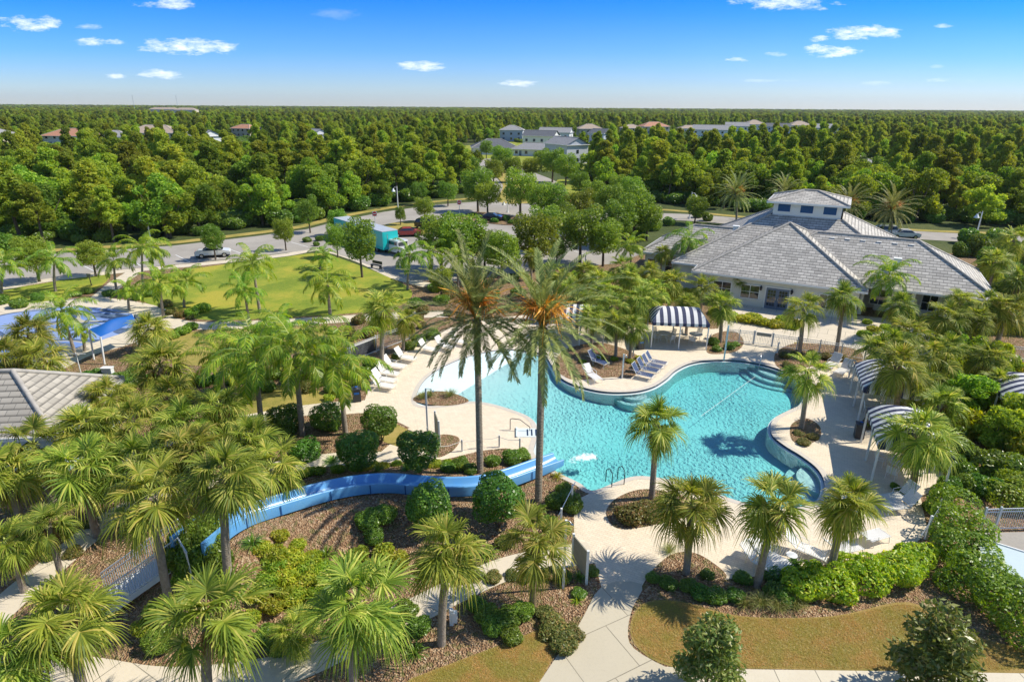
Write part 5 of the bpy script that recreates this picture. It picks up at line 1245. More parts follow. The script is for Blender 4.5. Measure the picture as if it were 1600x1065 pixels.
# ------------------------------------------------------------------ far houses
HOUSEPOS = []
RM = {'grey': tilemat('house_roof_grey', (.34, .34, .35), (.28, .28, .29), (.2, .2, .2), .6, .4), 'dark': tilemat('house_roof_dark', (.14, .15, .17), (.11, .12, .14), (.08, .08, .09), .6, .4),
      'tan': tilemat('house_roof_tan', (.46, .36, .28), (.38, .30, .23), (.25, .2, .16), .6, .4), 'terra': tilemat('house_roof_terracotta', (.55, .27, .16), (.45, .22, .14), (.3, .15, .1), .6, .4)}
for k_, v_ in RM.items(): M['r_'+k_] = v_
WMs = {'w': 'cream', 'b': mat('house_wall_bluegrey', (.55, .58, .65), .8), 'l': mat('house_wall_light', (.74, .75, .78), .8), 't': mat('house_wall_tan', (.60, .53, .42), .8)}
def house(px, py, L, W, wall_h, rz, roof, wl, label, gable=False, k=.45):
    p = G(px, py); HOUSEPOS.append((p.x, p.y, L*.62)); o = thing('house', label, 'house', p, rz, None)
    wm = M['white'] if wl == 'w' else WMs[wl]; wall_h += .9 if wall_h > 4 else 0
    wb_ = MB(); wb_.prism([(-L/2, -W/2), (L/2, -W/2), (L/2, W/2), (-L/2, W/2)], 0, wall_h)
    if gable:
        for s_ in (-1, 1): wb_.add([(s_*(L/2-.01), -W/2, wall_h), (s_*(L/2-.01), W/2, wall_h), (s_*(L/2-.01), 0, wall_h+W/2*k)], [(0, 1, 2)])
    wb_.obj('wall', wm, o)
    hiproof(-L/2-.5, L/2+.5, -W/2-.5, W/2+.5, wall_h, k, o, m='r_'+roof, gable=gable)
    for st in range(1 if wall_h < 4 else 2):
        nn = max(2, int(L/4))
        for i in range(nn):
            x = -L/2+L*(i+.5)/nn; w_ = MB(); w_.box((x, -W/2-.03, 1.5+st*2.9), (1.2, .06, 1.3)); w_.obj('window', M['glass'], o)
        w_ = MB(); w_.box((L/2+.03, 0, 1.5+st*2.9), (.06, 1.1, 1.3)); w_.obj('window', M['glass'], o); w_ = MB(); w_.box((-L/2-.03, 0, 1.5+st*2.9), (.06, 1.1, 1.3)); w_.obj('window', M['glass'], o)
    MB().box((-L*.32, -W/2-.05, 1.1), (1.0, .10, 2.2)).obj('door', M['door'], o)
    return o
HS = [(800, 220, 14, 11, 5.6, -.1, 'grey', 'b', 'grey roofed two storey house at the left end of the white houses', False),
 (845, 233, 16, 10, 5.6, -.35, 'dark', 'w', 'white two storey house with dark roof, centre of the group', True), (868, 225, 18, 10, 5.6, -.3, 'grey', 'w', 'white house with grey brown roof behind the dark roofed one', True),
 (884, 254, 14, 10, 6.0, -1.0, 'grey', 'b', 'blue grey gabled house standing nearest, among trees above the boulevard', True), (772, 240, 20, 14, 3.0, .1, 'dark', 'l', 'low dark roofed house left of the white houses', False), (920, 216, 16, 12, 5.4, .1, 'tan', 't', 'tan roofed house right of the white group', False),
 (938, 226, 11, 9, 5.4, -.8, 'dark', 'b', 'dark roofed house behind the tall woodland tree', True), (842, 243, 22, 10, 2.8, -.3, 'grey', 'l', 'low grey roofed garage below the white houses', False),
 (1020, 209, 22, 14, 4.8, .2, 'terra', 't', 'terracotta roofed house above the right woodland', False), (985, 212, 14, 10, 4.6, .2, 'tan', 't', 'small tan roofed house right of the group', False), (1080, 207, 22, 10, 3.4, .1, 'tan', 'w', 'low cream house with flat tan roof in the far right row', False),
 (1112, 217, 26, 12, 5.2, -.3, 'grey', 'w', 'large grey roofed white gable house in the far right row', True), (1150, 209, 18, 12, 5.2, -.3, 'grey', 'w', 'white gabled house in the middle of the far right row', True), (1176, 206, 18, 15, 5.6, 0, 'tan', 'w', 'tan hip roofed house in the far right row', False),
 (1214, 210, 18, 10, 5.2, -.3, 'dark', 'b', 'blue grey roofed house in the far right row', True), (1246, 208, 18, 14, 5.6, 0, 'tan', 'w', 'second tan hip roofed house in the far right row', False), (1285, 210, 20, 12, 4.4, -.2, 'grey', 'w', 'last white house at the right end of the far row', True),
 (118, 228, 22, 14, 4.2, -.1, 'terra', 'w', 'terracotta roofed house in the left woodland', False), (148, 226, 14, 10, 3.6, -.1, 'terra', 'w', 'small terracotta roof right of the larger one in the left woodland', False), (248, 224, 26, 16, 4.8, .1, 'tan', 't', 'wide tan roofed house in the left woodland', False),
 (322, 230, 13, 11, 4.6, -.6, 'grey', 'w', 'grey roofed white gable house in the left woodland', True), (2, 227, 14, 12, 4.2, -.1, 'grey', 't', 'grey brown roof at the left edge of the woodland', False), (185, 225, 14, 12, 4.0, .2, 'grey', 'w', 'half hidden white house in the left woodland', False),
 (494, 225, 14, 10, 4.6, -.8, 'grey', 'l', 'grey roof slope peeking from the woodland', True), (521, 228, 9, 8, 4.6, .3, 'tan', 't', 'small tan roof peeking from the woodland', False), (386, 214, 16, 10, 4.6, -.4, 'terra', 't', 'terracotta roof in the woodland left of centre', False),
 (258, 176, 70, 20, 7, 0, 'tan', 't', 'far off pale building row near the left horizon', False), (292, 177, 50, 20, 7, 0, 'tan', 't', 'second far off pale building near the left horizon', False)]
for h_ in HS: house(*h_[:9], gable=h_[9])
o = thing('gazebo', 'white park gazebo in the clearing above the clubhouse', 'gazebo', G(1352, 270), .3)
hiproof(-3.2, 3.2, -3.2, 3.2, 3.0, .45, o, m='r_grey')
for sx in (-1, 1):
    for sy in (-1, 1): MB().box((sx*2.8, sy*2.8, 1.5), (.4, .4, 3.0)).obj('post', M['white'], o)
HOUSEPOS.append((G(1352, 270).x, G(1352, 270).y, 5))
for px, py, h_, lb in ((278, 168.5, 75, 'tall thin radio mast on the left horizon'), (212, 178, 38, 'short lattice mast on the left horizon')):
    o = thing('radio_mast', lb, 'mast', G(px, py)); p = G(px, py); s_ = p.length/2600
    MB().tube([(-.9*s_, 0, 0), (-.3*s_, 0, h_)], .35*s_, 4).obj('leg', M['fence'], o); MB().tube([(.9*s_, 0, 0), (.3*s_, 0, h_)], .35*s_, 4).obj('leg', M['fence'], o)
    br = MB()
    for k in range(10): br.beam((-.8*s_, 0, h_*k/10), (.8*s_, 0, h_*(k+1)/10), .2*s_, .2*s_)
    br.obj('bracing', M['fence'], o)
# ------------------------------------------------------------------ planting plan : palms
SG = 'cabbage palms around the pool'
ORD = ['first', 'second', 'third', 'fourth', 'fifth', 'sixth', 'seventh', 'eighth', 'ninth']
P_S = [ # crown x,y  foot x,y  scale label
 (1025, 662, 1018, 778, .98, 'cabbage palm with slim dark trunk in the bed at the near pool edge'),
 (1080, 790, 1072, 895, .98, 'cabbage palm at the mulch bed tip beside the concrete path, leftmost of three near palms'),
 (1212, 790, 1183, 915, .98, 'cabbage palm with trunk leaning right, middle of the three near palms'),
 (1325, 785, 1295, 898, .98, 'cabbage palm rising from the yellow green hedge, rightmost of the three near palms'),
 (1262, 582, 1252, 668, .95, 'cabbage palm in the round mulch bed on the right hand pool deck'),
 (700, 862, 690, 1005, 1.0, 'dense cabbage palm with pale grey base between garden path and brown lawn'),
 (560, 945, 552, 1085, 1.05, 'large cabbage palm by the garden path at the bottom, left of the pale based palm'),
 (325, 965, 328, 1105, 1.08, 'large cabbage palm rising from the bottom edge below the slide stairs'),
 (350, 745, 356, 905, 1.02, 'cabbage palm with grey leaf stubs on its trunk beside the slide start'),
 (235, 775, 266, 945, 1.0, 'cabbage palm with a thick leaning brown trunk right in front of the slide stair railings'),
 (1403, 572, 1396, 668, 1.15, 'cabbage palm growing up between the two striped cabanas on the right deck'),
 (1436, 680, 1424, 770, 1.12, 'cabbage palm leaning over the nearer striped cabana on the right deck'),
 (1127, 478, 1125, 535, 1.0, 'cabbage palm just right of the striped cabana in the middle of the deck'),
 (1160, 437, 1162, 472, .8, 'small cabbage palm against the clubhouse wall left of the french doors'),
 (1256, 482, 1248, 556, 1.02, 'cabbage palm behind the grey gate in front of the french doors'),
 (1318, 466, 1306, 552, 1.02, 'tall thin cabbage palm behind the low picket fence, in front of the clubhouse porch'),
 (1245, 455, 1244, 478, .7, 'small yellow tipped palm against the clubhouse wall right of the french doors'),
 (600, 480, 597, 578, 1.12, 'tall cabbage palm at the left deck edge behind the row of white loungers'),
 (636, 500, 630, 548, .85, 'small cabbage palm right of the tall one behind the white loungers'),
 (505, 530, 505, 585, .8, 'small cabbage palm between the lawn path and the clustered queen palms'),
 (962, 505, 962, 556, .85, 'left one of two young palms in the bed on the pool peninsula'),
 (988, 512, 984, 560, .8, 'right one of two young palms in the bed on the pool peninsula'),
 (250, 572, 262, 640, 1.3, 'wide pale green cabbage palm just right of the corner of the grey roof'),
 (232, 515, 235, 550, 1.15, 'rounded cabbage palm beside the blue splash pad, above the grey roof'),
]
for cx, cy, bx, by, s, lb in P_S: palm('s', cx, cy, bx, by, lb, s, boots=(cx in (835, 1403, 1436)))
palm('s', 837, 845, 832, 950, 'cabbage palm with rough crossed leaf bases on its trunk left of the grey board', .9, boots=True)
P_H = [ # hidden feet : crown x,y height scale label
 (100, 965, 3.6, 1.08, 'large cabbage palm in the bottom left corner below the slide stairs'),
 (20, 1020, 3.0, 0.91, 'cabbage palm cut by the bottom left corner of the picture'),
 (125, 735, 3.8, 1.15, 'cabbage palm left of the slide stairs below the grey roof, with long light green fans'),
 (135, 668, 3.8, 1.06, 'cabbage palm touching the lower corner of the grey roof'),
 (205, 660, 3.6, 1.06, 'cabbage palm right of the grey roof corner, between roof and little tan lawn'),
 (285, 665, 3.6, 1.06, 'dark green cabbage palm left of the house path'),
 (215, 725, 3.6, 1.11, 'cabbage palm in the middle of the dense palm group left of the slide'),
 (300, 705, 3.7, 1.11, 'cabbage palm in the palm group just left above the start of the slide'),
 (390, 690, 3.4, 1.15, 'bright cabbage palm with long drooping fans at the upper left end of the blue slide'),
 (55, 700, 3.6, 1.11, 'yellowish cabbage palm in front of the grey roof at the left edge'),
 (8, 740, 3.5, 1.11, 'yellow green palm cut by the left edge below the grey roof'),
 (15, 850, 2.4, 0.75, 'low yellow green palm at the left edge beside the curved path'),
 (75, 820, 3.0, 0.67, 'dark small palm between the curved path and the grey roof'),
 (45, 520, 3.4, 1.15, 'yellow tipped cabbage palm above the left end of the grey roof'),
 (62, 562, 3.4, 1.05, 'orange tipped cabbage palm left of the blue shade sail'),
 (10, 560, 3.4, 1.15, 'palm cut by the left edge just above the grey roof'),
 (878, 438, 3.2, .9, 'cabbage palm behind the crowns of the date palms near the parking lot'),
 (905, 470, 3.2, 1.0, 'cabbage palm above the half hidden striped cabana'),
 (935, 440, 3.4, 1.05, 'cabbage palm in the palm row left of the clubhouse, second from the parking lot'),
 (955, 478, 3.2, 1.0, 'cabbage palm behind the two young peninsula palms'),
 (985, 435, 3.4, 1.05, 'olive green cabbage palm left of the clubhouse wing'),
 (1000, 470, 3.3, 1.1, 'bright yellow green cabbage palm left of the middle striped cabana'),
 (1050, 442, 3.4, 1.1, 'dark cabbage palm in front of the left clubhouse wing'),
 (1035, 395, 3.6, .8, 'palm at the left eave corner of the clubhouse'),
 (1100, 450, 3.3, .95, 'cabbage palm between the clubhouse and the middle striped cabana'),
 (1405, 478, 3.3, 1.0, 'cabbage palm in front of the clubhouse porch column'),
 (1480, 498, 3.3, 1.1, 'cabbage palm in front of the right clubhouse wing'),
 (1575, 485, 3.6, 1.2, 'cabbage palm at the right edge beside the clubhouse roof corner'),
 (1528, 500, 3.2, 1.0, 'cabbage palm below the right roof corner of the clubhouse'),
 (1455, 560, 3.3, 1.1, 'cabbage palm right of the cabanas, under the clubhouse lawn fence'),
 (1370, 548, 3.0, 1.0, 'cabbage palm behind the farther striped cabana on the right deck'),
 (1435, 600, 2.8, .9, 'small palm right behind the farther striped cabana'),
 (1500, 470, 3.0, .85, 'palm tucked against the right clubhouse wall'),
 (830, 400, 3.0, .8, 'small palm left of the palm row at the parking lot edge'),
 (1585, 375, 4.5, 1.3, 'dark palm at the right edge behind the clubhouse'),
 (1545, 560, 3.0, 1.0, 'light green palm in the shrubs left of the cabana at the right edge'),
 (462, 985, 1.2, 0.58, 'low fan palm by the garden path left of the large bottom palm'),
]
for cx, cy, h, s, lb in P_H: palm('s', cx, cy, 0, 0, lb, s, h=h)
QG = 'queen palms with feathery leaves'
P_Q = [
 (395, 415, 406, 488, .95, 'taller of two queen palms on the lawn in front of the curved lawn path'),
 (382, 455, 390, 507, .8, 'shorter queen palm beside the lawn path, in front of the taller one'),
 (512, 445, 516, 492, 1.0, 'queen palm at the right side of the green lawn'),
 (505, 400, 500, 420, .7, 'small queen palm by the parking lot sidewalk above the lawn'),
 (98, 490, 118, 556, .85, 'large queen palm standing beside the blue splash pad'),
 (85, 408, 87, 455, .9, 'queen palm on the small lawn by the left end of the parking lot'),
 (8, 415, 3, 458, .95, 'queen palm cut by the left edge at the parking lot'),
 (178, 408, 182, 452, .85, 'queen palm left of the diagonal path'),
 (222, 388, 226, 462, .85, 'tall queen palm right of the diagonal path'),
 (250, 445, 256, 497, .9, 'queen palm at the left corner of the green lawn'),
 (292, 442, 288, 480, .85, 'yellowish queen palm in the shrub bed at the left of the lawn'),
 (238, 392, 242, 452, .8, 'queen palm in the pair beside the parking lot walk'),
 (130, 520, 133, 548, .45, 'small queen palm right behind the large one at the splash pad'),
 (200, 455, 202, 484, .6, 'small queen palm at the top rim of the splash pad'),
 (400, 560, 411, 680, 1.1, 'queen palm with leaning grey trunk, leftmost of the three by the house path'),
 (462, 555, 473, 678, 1.15, 'queen palm with a straight grey trunk, middle of the three by the house path'),
 (530, 575, 540, 678, 1.05, 'queen palm nearest the trash bin, rightmost of the three by the house path'),
 (395, 530, 404, 610, .95, 'queen palm behind the three by the house path, left'),
 (440, 528, 450, 612, .9, 'queen palm behind the three by the house path, right'),
 (345, 560, 352, 625, .85, 'queen palm beside the little tan lawn, left of the clustered ones'),
 (640, 400, 637, 452, .9, 'queen palm beside the lot sidewalk below the turquoise trailer'),
 (672, 395, 675, 440, .75, 'small queen palm right of the lot sidewalk'),
 (715, 405, 716, 450, .8, 'queen palm behind the left date palm crown'),
 (1076, 378, 1072, 440, 1.0, 'queen palm standing in front of the left clubhouse roof'),
 (1388, 432, 1392, 500, .95, 'queen palm standing in front of the right clubhouse roof'),
 (985, 385, 985, 430, .8, 'queen palm left of the clubhouse, beside the parking lot'),
]
for cx, cy, bx, by, s, lb in P_Q: palm('q', cx, cy, bx, by, lb, s)
def date_palm(cx, cy, bx, by, lb, s, nf):
    o, ln, H = palm('d', cx, cy, bx, by, lb, s)
    r = np.random.default_rng(int(cx))
    for i in range(nf):
        a = i*2.4+.6; parts = []
        h = np.array([math.cos(a), math.sin(a), 0])
        for k in range(46):
            b = h*.12; e = R(72+r.normal()*5); d0 = h*math.cos(e)+np.array([0, 0, math.sin(e)])
            m1 = b+d0*(1.05*s); sp_ = r.normal(size=3)*.22; m2 = m1+(h*.35+np.array([0, 0, .05])+sp_)*s; m3 = m2+(h*.15+sp_+np.array([0, 0, -.25]))*s
            parts.append(strip([b, m1, m2, m3], [.014, .014, .024, .012], unit(np.array([-h[1], h[0], r.normal()*.4]))))
        V, F = merge(parts); link('fruit_cluster', fastmesh('fruit_cluster', V, F, [M['fruit']]), o, (ln[0], ln[1], H+.05))
    return o
date_palm(745, 500, 750, 738, 'left of the two tall date palms with orange fruit stalks beside the pool', 1.1, 7)
date_palm(848, 512, 841, 782, 'right of the two tall date palms with orange fruit, standing below the slide end', 1.08, 8)
date_palm(1150, 305, 1150, 352, 'date palm with orange fruit behind the left clubhouse roof', 1.15, 4)
date_palm(1325, 322, 1322, 366, 'date palm with yellow fruit just right of the clubhouse cupola', 1.1, 4)
date_palm(1393, 330, 1391, 371, 'date palm standing beside the parked white off road car', 1.2, 4)
date_palm(1225, 302, 1228, 345, 'date palm crown half hidden behind the clubhouse cupola', 1.0, 0)

# ------------------------------------------------------------------ topiaries, hedges, shrubs
for px, py, cy, r_, lb in [
 (595, 692, 658, .82, 'round clipped topiary at the edge of the small tan lawn, nearest the trash bin'),
 (657, 742, 700, .88, 'round clipped topiary beside the white signboard and shower post'),
 (563, 736, 700, .90, 'dark round clipped topiary above the top bend of the blue slide'),
 (448, 672, 655, .85, 'wide clipped topiary between the two left queen palm trunks'),
 (512, 668, 652, .80, 'clipped topiary behind the right queen palm trunk'),
 (477, 712, 706, .72, 'low clipped shrub between the fan palms and the slide'),
 (672, 822, 788, .88, 'clipped dome shrub below the middle of the blue slide'),
 (779, 822, 777, .98, 'largest clipped dome shrub in front of the blue slide'),
]: topiary(px, py, cy, r_, lb)
# the big hedge in the lower right
def hedge_obj(name, pts, label, n, m='hedge', lf=.075, cat='hedge', jit=.7):
    bl = []
    for px, py, rx, h in pts:
        p = G(px, py); bl.append((p.x, p.y, h*.42, rx, rx, h*.55))
        for _ in range(5): a = random.random()*6.28; bl.append((p.x+rx*.75*math.cos(a), p.y+rx*.75*math.sin(a), h*random.uniform(.3, .72), rx*.5, rx*.5, h*.33))
    V, F = leaf_cloud(bl, n, lf, len(label)*7, .55, .86, jit, flat_bottom=0.02, clump=0)
    c = np.array([bl[0][0], bl[0][1], 0]); return tag(link(name, fastmesh('foliage', V-c, F, [M[m]]), None, Vector(c)), label, cat)
hedge_obj('hedge', [(1490, 812, 1.15, 1.9), (1500, 845, 1.2, 1.9), (1510, 885, 1.25, 1.8), (1535, 925, 1.3, 1.75), (1570, 960, 1.3, 1.7), (1610, 990, 1.4, 1.7), (1480, 870, .9, 1.5), (1500, 925, .9, 1.3)],
          'tall clipped green hedge curving down the right side beside the equipment yard', 26000)
hedge_obj('hedge', [(1570, 790, 1.0, 1.3), (1600, 775, 1.2, 1.4)], 'rounded hedge behind the grey fence of the equipment yard', 7000)
hedge_obj('hedge', [(1250, 925, .8, .9), (1300, 925, .9, 1.0), (1350, 915, 1.0, 1.1), (1400, 900, 1.0, 1.1), (1430, 880, .8, 1.0), (1330, 895, .7, .9), (1270, 905, .6, .8)],
          'loose yellow green hedge between the near deck edge and the mulch', 17000, 'brightshrub', .085, jit=1.1)
hedge_obj('hedge', [(300, 492, .7, .8), (318, 486, .8, .9)], 'small round hedge at the corner of lawn and path', 4500, 'hedge', .08)
hedge_obj('hedge', [(268, 528, .6, .7), (285, 521, .65, .7), (300, 514, .6, .7)], 'short clipped hedge row between the path and the little tan lawn', 6000, 'hedge', .08)
hedge_obj('hedge', [(1440, 528, .7, .8), (1475, 535, .7, .8), (1510, 542, .7, .8), (1545, 548, .7, .8)], 'low hedge along the back picket fence', 8000, 'shrub', .09)
k = 0
def many(kind, pts, label, **kw):
    lo, hi, nr, fa = (min(range(len(pts)), key=lambda i: pts[i][0]), max(range(len(pts)), key=lambda i: pts[i][0]), max(range(len(pts)), key=lambda i: pts[i][1]), min(range(len(pts)), key=lambda i: pts[i][1]))
    base = label
    for i, (px, py, r_) in enumerate(pts):
        label = base+('' if len(pts) == 1 else ', leftmost one' if i == lo else ', rightmost one' if i == hi else ', nearest one' if i == nr else ', farthest one' if i == fa else ', an inner one')
        shrub(kind, px, py, r_, label, group=base if len(pts) > 1 else None, **kw)
many('shrub', [(870, 790, .7), (893, 795, .75), (882, 772, .6), (858, 820, .5), (880, 832, .5)], 'dense green shrubs between the right date palm trunk and the near deck')
many('olive', [(985, 812, .95), (1010, 806, .8), (1040, 800, .7), (1070, 800, .6)], 'olive green shrubs in the bed at the near edge of the pool', sh=.9)
many('shrub', [(720, 730, .6), (770, 725, .55), (800, 722, .7), (815, 716, .6), (700, 735, .5), (735, 738, .5)], 'leafy shrubs along the low rope fence above the slide')
many('bright', [(680, 728, .55), (640, 730, .5), (600, 730, .45), (620, 726, .4), (570, 734, .5), (500, 738, .5), (450, 742, .6), (470, 744, .5)], 'light green foliage along the far side of the blue slide', sh=.8)
many('shrub', [(575, 820, .75), (600, 812, .75), (585, 845, .6)], 'upright leafy shrubs in the mulch just below the slide')
many('yellow', [(560, 872, .6), (600, 868, .65), (625, 880, .6), (585, 888, .5)], 'yellow green shrubs at the left of the dense near palm')
many('bright', [(430, 885, .65), (470, 895, .7), (500, 910, .6), (445, 925, .6), (410, 860, .5), (490, 870, .45)], 'tropical green and yellow shrubs below the lower slide bend', sh=1.0)
clump('bromeliad', 424, 893, 1.0, 'orange leaved bromeliad in the shrubs below the slide', name='bromeliad', cat='plant')
many('shrub', [(790, 975, .65), (815, 962, .6), (770, 985, .55), (800, 1000, .5)], 'green shrubs left of the trunk with rough leaf bases')
many('olive', [(865, 985, .75), (880, 1010, .7), (850, 960, .5), (895, 992, .5)], 'low juniper shrubs beside the concrete path', sh=.7)
many('dark', [(1095, 930, .6), (1120, 935, .6), (1150, 935, .55), (1210, 905, .7), (1240, 895, .6), (1160, 905, .5)], 'dark green shrubs along the near deck edge', sh=.8)
many('shrub', [(1210, 930, .6), (1225, 942, .5)], 'mid green shrubs in the near bed')
many('olive', [(1255, 693, .55), (1270, 684, .5), (1247, 678, .4)], 'reddish green low shrubs around the palm in the round deck bed', sh=.6)
many('shrub', [(1120, 548, .5), (1140, 545, .6), (1115, 538, .6), (1150, 540, .4)], 'green shrubs between the middle cabana and the gate')
many('olive', [(1225, 558, .6), (1245, 555, .6), (1270, 558, .7), (1290, 560, .65), (1315, 562, .6), (1230, 572, .5)], 'dark reddish shrubs inside the low picket fence', sh=.8)
many('bright', [(1190, 506, 1.1), (1212, 510, 1.1), (1236, 512, 1.0), (1165, 502, 1.1), (1142, 497, 1.1), (1225, 502, 1.0), (1178, 498, 1.0), (1120, 490, 1.1)], 'flowering shrubs along the clubhouse wall', sh=.7)
many('bright', [(1350, 525, .8), (1365, 518, .8), (1355, 505, .6), (1385, 515, .8), (1410, 520, .7)], 'yellow green shrubs beside the porch column', sh=.8)
many('shrub', [(1020, 500, .9), (1040, 495, .9), (1065, 490, .9), (1085, 482, .9), (980, 498, .9), (950, 495, .8)], 'green undergrowth below the palm row left of the clubhouse')
many('bright', [(960, 562, .45), (985, 566, .5), (1000, 560, .45), (938, 560, .5), (910, 566, .4), (1003, 571, .35)], 'low shrubs in the peninsula bed', sh=.7)
many('shrub', [(640, 545, .7), (655, 538, .8), (675, 528, .9), (620, 560, .5), (570, 590, .8), (580, 575, .8), (560, 605, .7), (548, 590, .6)], 'leafy shrubs behind the row of white loungers')
many('olive', [(520, 545, .9), (550, 530, .9), (575, 525, .8), (535, 565, .9), (490, 590, .9), (480, 610, .7)], 'mixed shrubs left of the dark fence')
many('dark', [(110, 600, .9), (140, 595, .9), (165, 592, .9), (185, 598, .9), (205, 605, .9), (90, 590, .8), (130, 612, .8), (215, 585, .8), (240, 600, .8)], 'dark shrubs behind the grey roof')
many('dark', [(320, 600, .8), (345, 595, .8), (370, 590, .8), (300, 598, .8), (365, 600, .6)], 'dark shrubs at the edge of the little tan lawn')

many('shrub', [(170, 462, .8), (200, 458, .8), (215, 468, .7), (235, 462, .8), (120, 462, .8), (140, 458, .7)], 'dark low shrubs at the end of the diagonal path', sh=.8)
many('olive', [(268, 490, .8), (282, 495, .8), (260, 478, .8), (297, 498, .5)], 'reddish shrubs in the corner bed of the lawn', sh=.8)
many('shrub', [(30, 480, 1.0), (0, 475, 1.0), (60, 470, .8)], 'shrubs at the left edge beside the splash pad')
many('bright', [(1500, 590, 1.2), (1530, 600, 1.3), (1470, 600, 1.1), (1550, 640, 1.2), (1500, 640, 1.2), (1580, 665, 1.3), (1520, 680, 1.3), (1560, 700, 1.3), (1600, 720, 1.4), (1480, 560, 1.1), (1520, 555, 1.1), (1560, 560, 1.1), (1590, 590, 1.0), (1470, 650, .9)],
     'tall bright green shrubs filling the right side behind the cabanas', sh=1.5)
many('shrub', [(1500, 720, 1.2), (1540, 740, 1.2), (1480, 690, 1.1), (1590, 750, 1.2), (1480, 770, .8), (1510, 768, .8), (1450, 625, .8), (1490, 615, 1.0)], 'darker shrubs between the cabanas and the equipment yard', sh=1.2)
many('yellow', [(1545, 615, 1.0), (1590, 640, 1.1), (1500, 575, .9), (1465, 580, .8), (1575, 690, 1.0)], 'yellowish shrubs among the bright thicket on the right', sh=1.5)
many('shrub', [(1410, 770, .3), (1398, 762, .3), (1425, 785, .35), (1450, 795, .4)], 'small shrubs around the foot of the palm at the nearer cabana')
many('bright', [(1350, 665, .35), (1365, 655, .3)], 'small shrubs between the two right hand cabanas')
many('shrub', [(650, 480, 1.0), (690, 475, 1.0), (730, 470, 1.0), (680, 455, 1.0), (620, 470, .8), (770, 465, 1.0), (810, 462, 1.0), (850, 470, 1.0), (890, 462, 1.0), (750, 445, 1.0), (800, 440, 1.0)], 'mixed shrubs behind the date palm crowns')
many('olive', [(655, 500, .6), (700, 492, .6), (660, 512, .6), (720, 500, .6)], 'tan shrubs along the path behind the left deck')
many('dark', [(755, 350, 1.0), (772, 348, 1.0), (790, 345, 1.0), (800, 350, .9), (738, 338, .8)], 'dark shrubs on the parking lot island')
many('olive', [(655, 362, .7), (672, 360, .7), (640, 364, .6)], 'reddish shrubs on the grass island near the red car', sh=.6)
many('shrub', [(1530, 400, 2.2), (1560, 390, 2.4), (1510, 380, 1.8), (1545, 420, 2.0), (1590, 410, 2.2), (1575, 440, 1.8), (1500, 400, 1.4)], 'large green shrubs behind the right end of the clubhouse', sh=1.3)
many('shrub', [(480, 378, .8), (500, 376, .8), (495, 384, .6)], 'low green shrubs at the parking lot edge')
many('shrub', [(1020, 360, 1.5), (1000, 372, 1.5), (980, 368, 1.4), (1045, 352, 1.3), (1090, 340, 1.3), (1105, 345, 1.2)], 'shrubs behind the left clubhouse wing', sh=1.2)
for px, py, s, lb in [(660, 622, .85, 'leftmost fountain grass in the small bed by the shallow pool end'), (672, 619, .9, 'middle fountain grass in the small bed by the shallow pool end'), (703, 619, 1.0, 'rightmost fountain grass in the small bed by the shallow pool end'),
    (1046, 862, .7, 'upright yellow grass tuft at the mulch bed tip on the near deck'), (1190, 945, .95, 'tan fountain grass below the leaning palm trunk'), (1215, 950, .9, 'fountain grass right of the tan one in the near bed'), (1240, 948, .9, 'fountain grass at the left end of the yellow green hedge'), (1165, 945, .8, 'small tan grass left of the leaning palm trunk')]:
    clump('grass', px, py, s, lb)
for px, py, s, kd, lb in [(510, 868, .8, 'strap', 'spiky plant in the mulch below the slide bend'), (395, 850, .8, 'strap', 'spiky plant under the yellow stemmed palm leaf'), (712, 736, .7, 'strap', 'strap leaved plant behind the slide near the date palm'), (760, 868, .9, 'strap', 'spiky plant at the foot of the largest dome shrub'),
    (740, 850, .8, 'strap', 'spiky plant between the two dome shrubs'), (520, 722, .8, 'strap', 'strap leaved plant by the path under the topiaries'), (905, 905, .6, 'strap', 'small spiky plant under the grey board'), (902, 938, .5, 'strapy', 'yellow spiky plant by the concrete path'), (620, 1010, .9, 'strap', 'spiky plant at the foot of the large bottom palm'), (650, 1020, .8, 'strap', 'dark spiky plant between path and brown lawn'), (842, 800, .9, 'strapy', 'fern like plant at the foot of the right date palm'), (870, 745, .6, 'strapy', 'spiky plant beside the slide mouth'), (636, 734, .7, 'strap', 'strap leaved plant above the slide middle'), (590, 736, .7, 'strap', 'strap leaved plant below the dark round topiary')]:
    clump(kd, px, py, s, lb, name='strap_leaf_plant', cat='plant')
def magn(cx, ty, p, lb, wd):
    x, z = HZ(cx, ty, p.y); s = z/3.05; tree('magnolia', p, s, lb, sc=(s*wd*1.6, s*wd*1.6, s))
magn(1100, 964, G(1100, 1085), 'young magnolia tree with glossy leaves at the bottom edge beside the path fork', .75)
magn(1440, 960, G(1440, 1100), 'wider young magnolia tree at the bottom edge, right of the other one', .82)
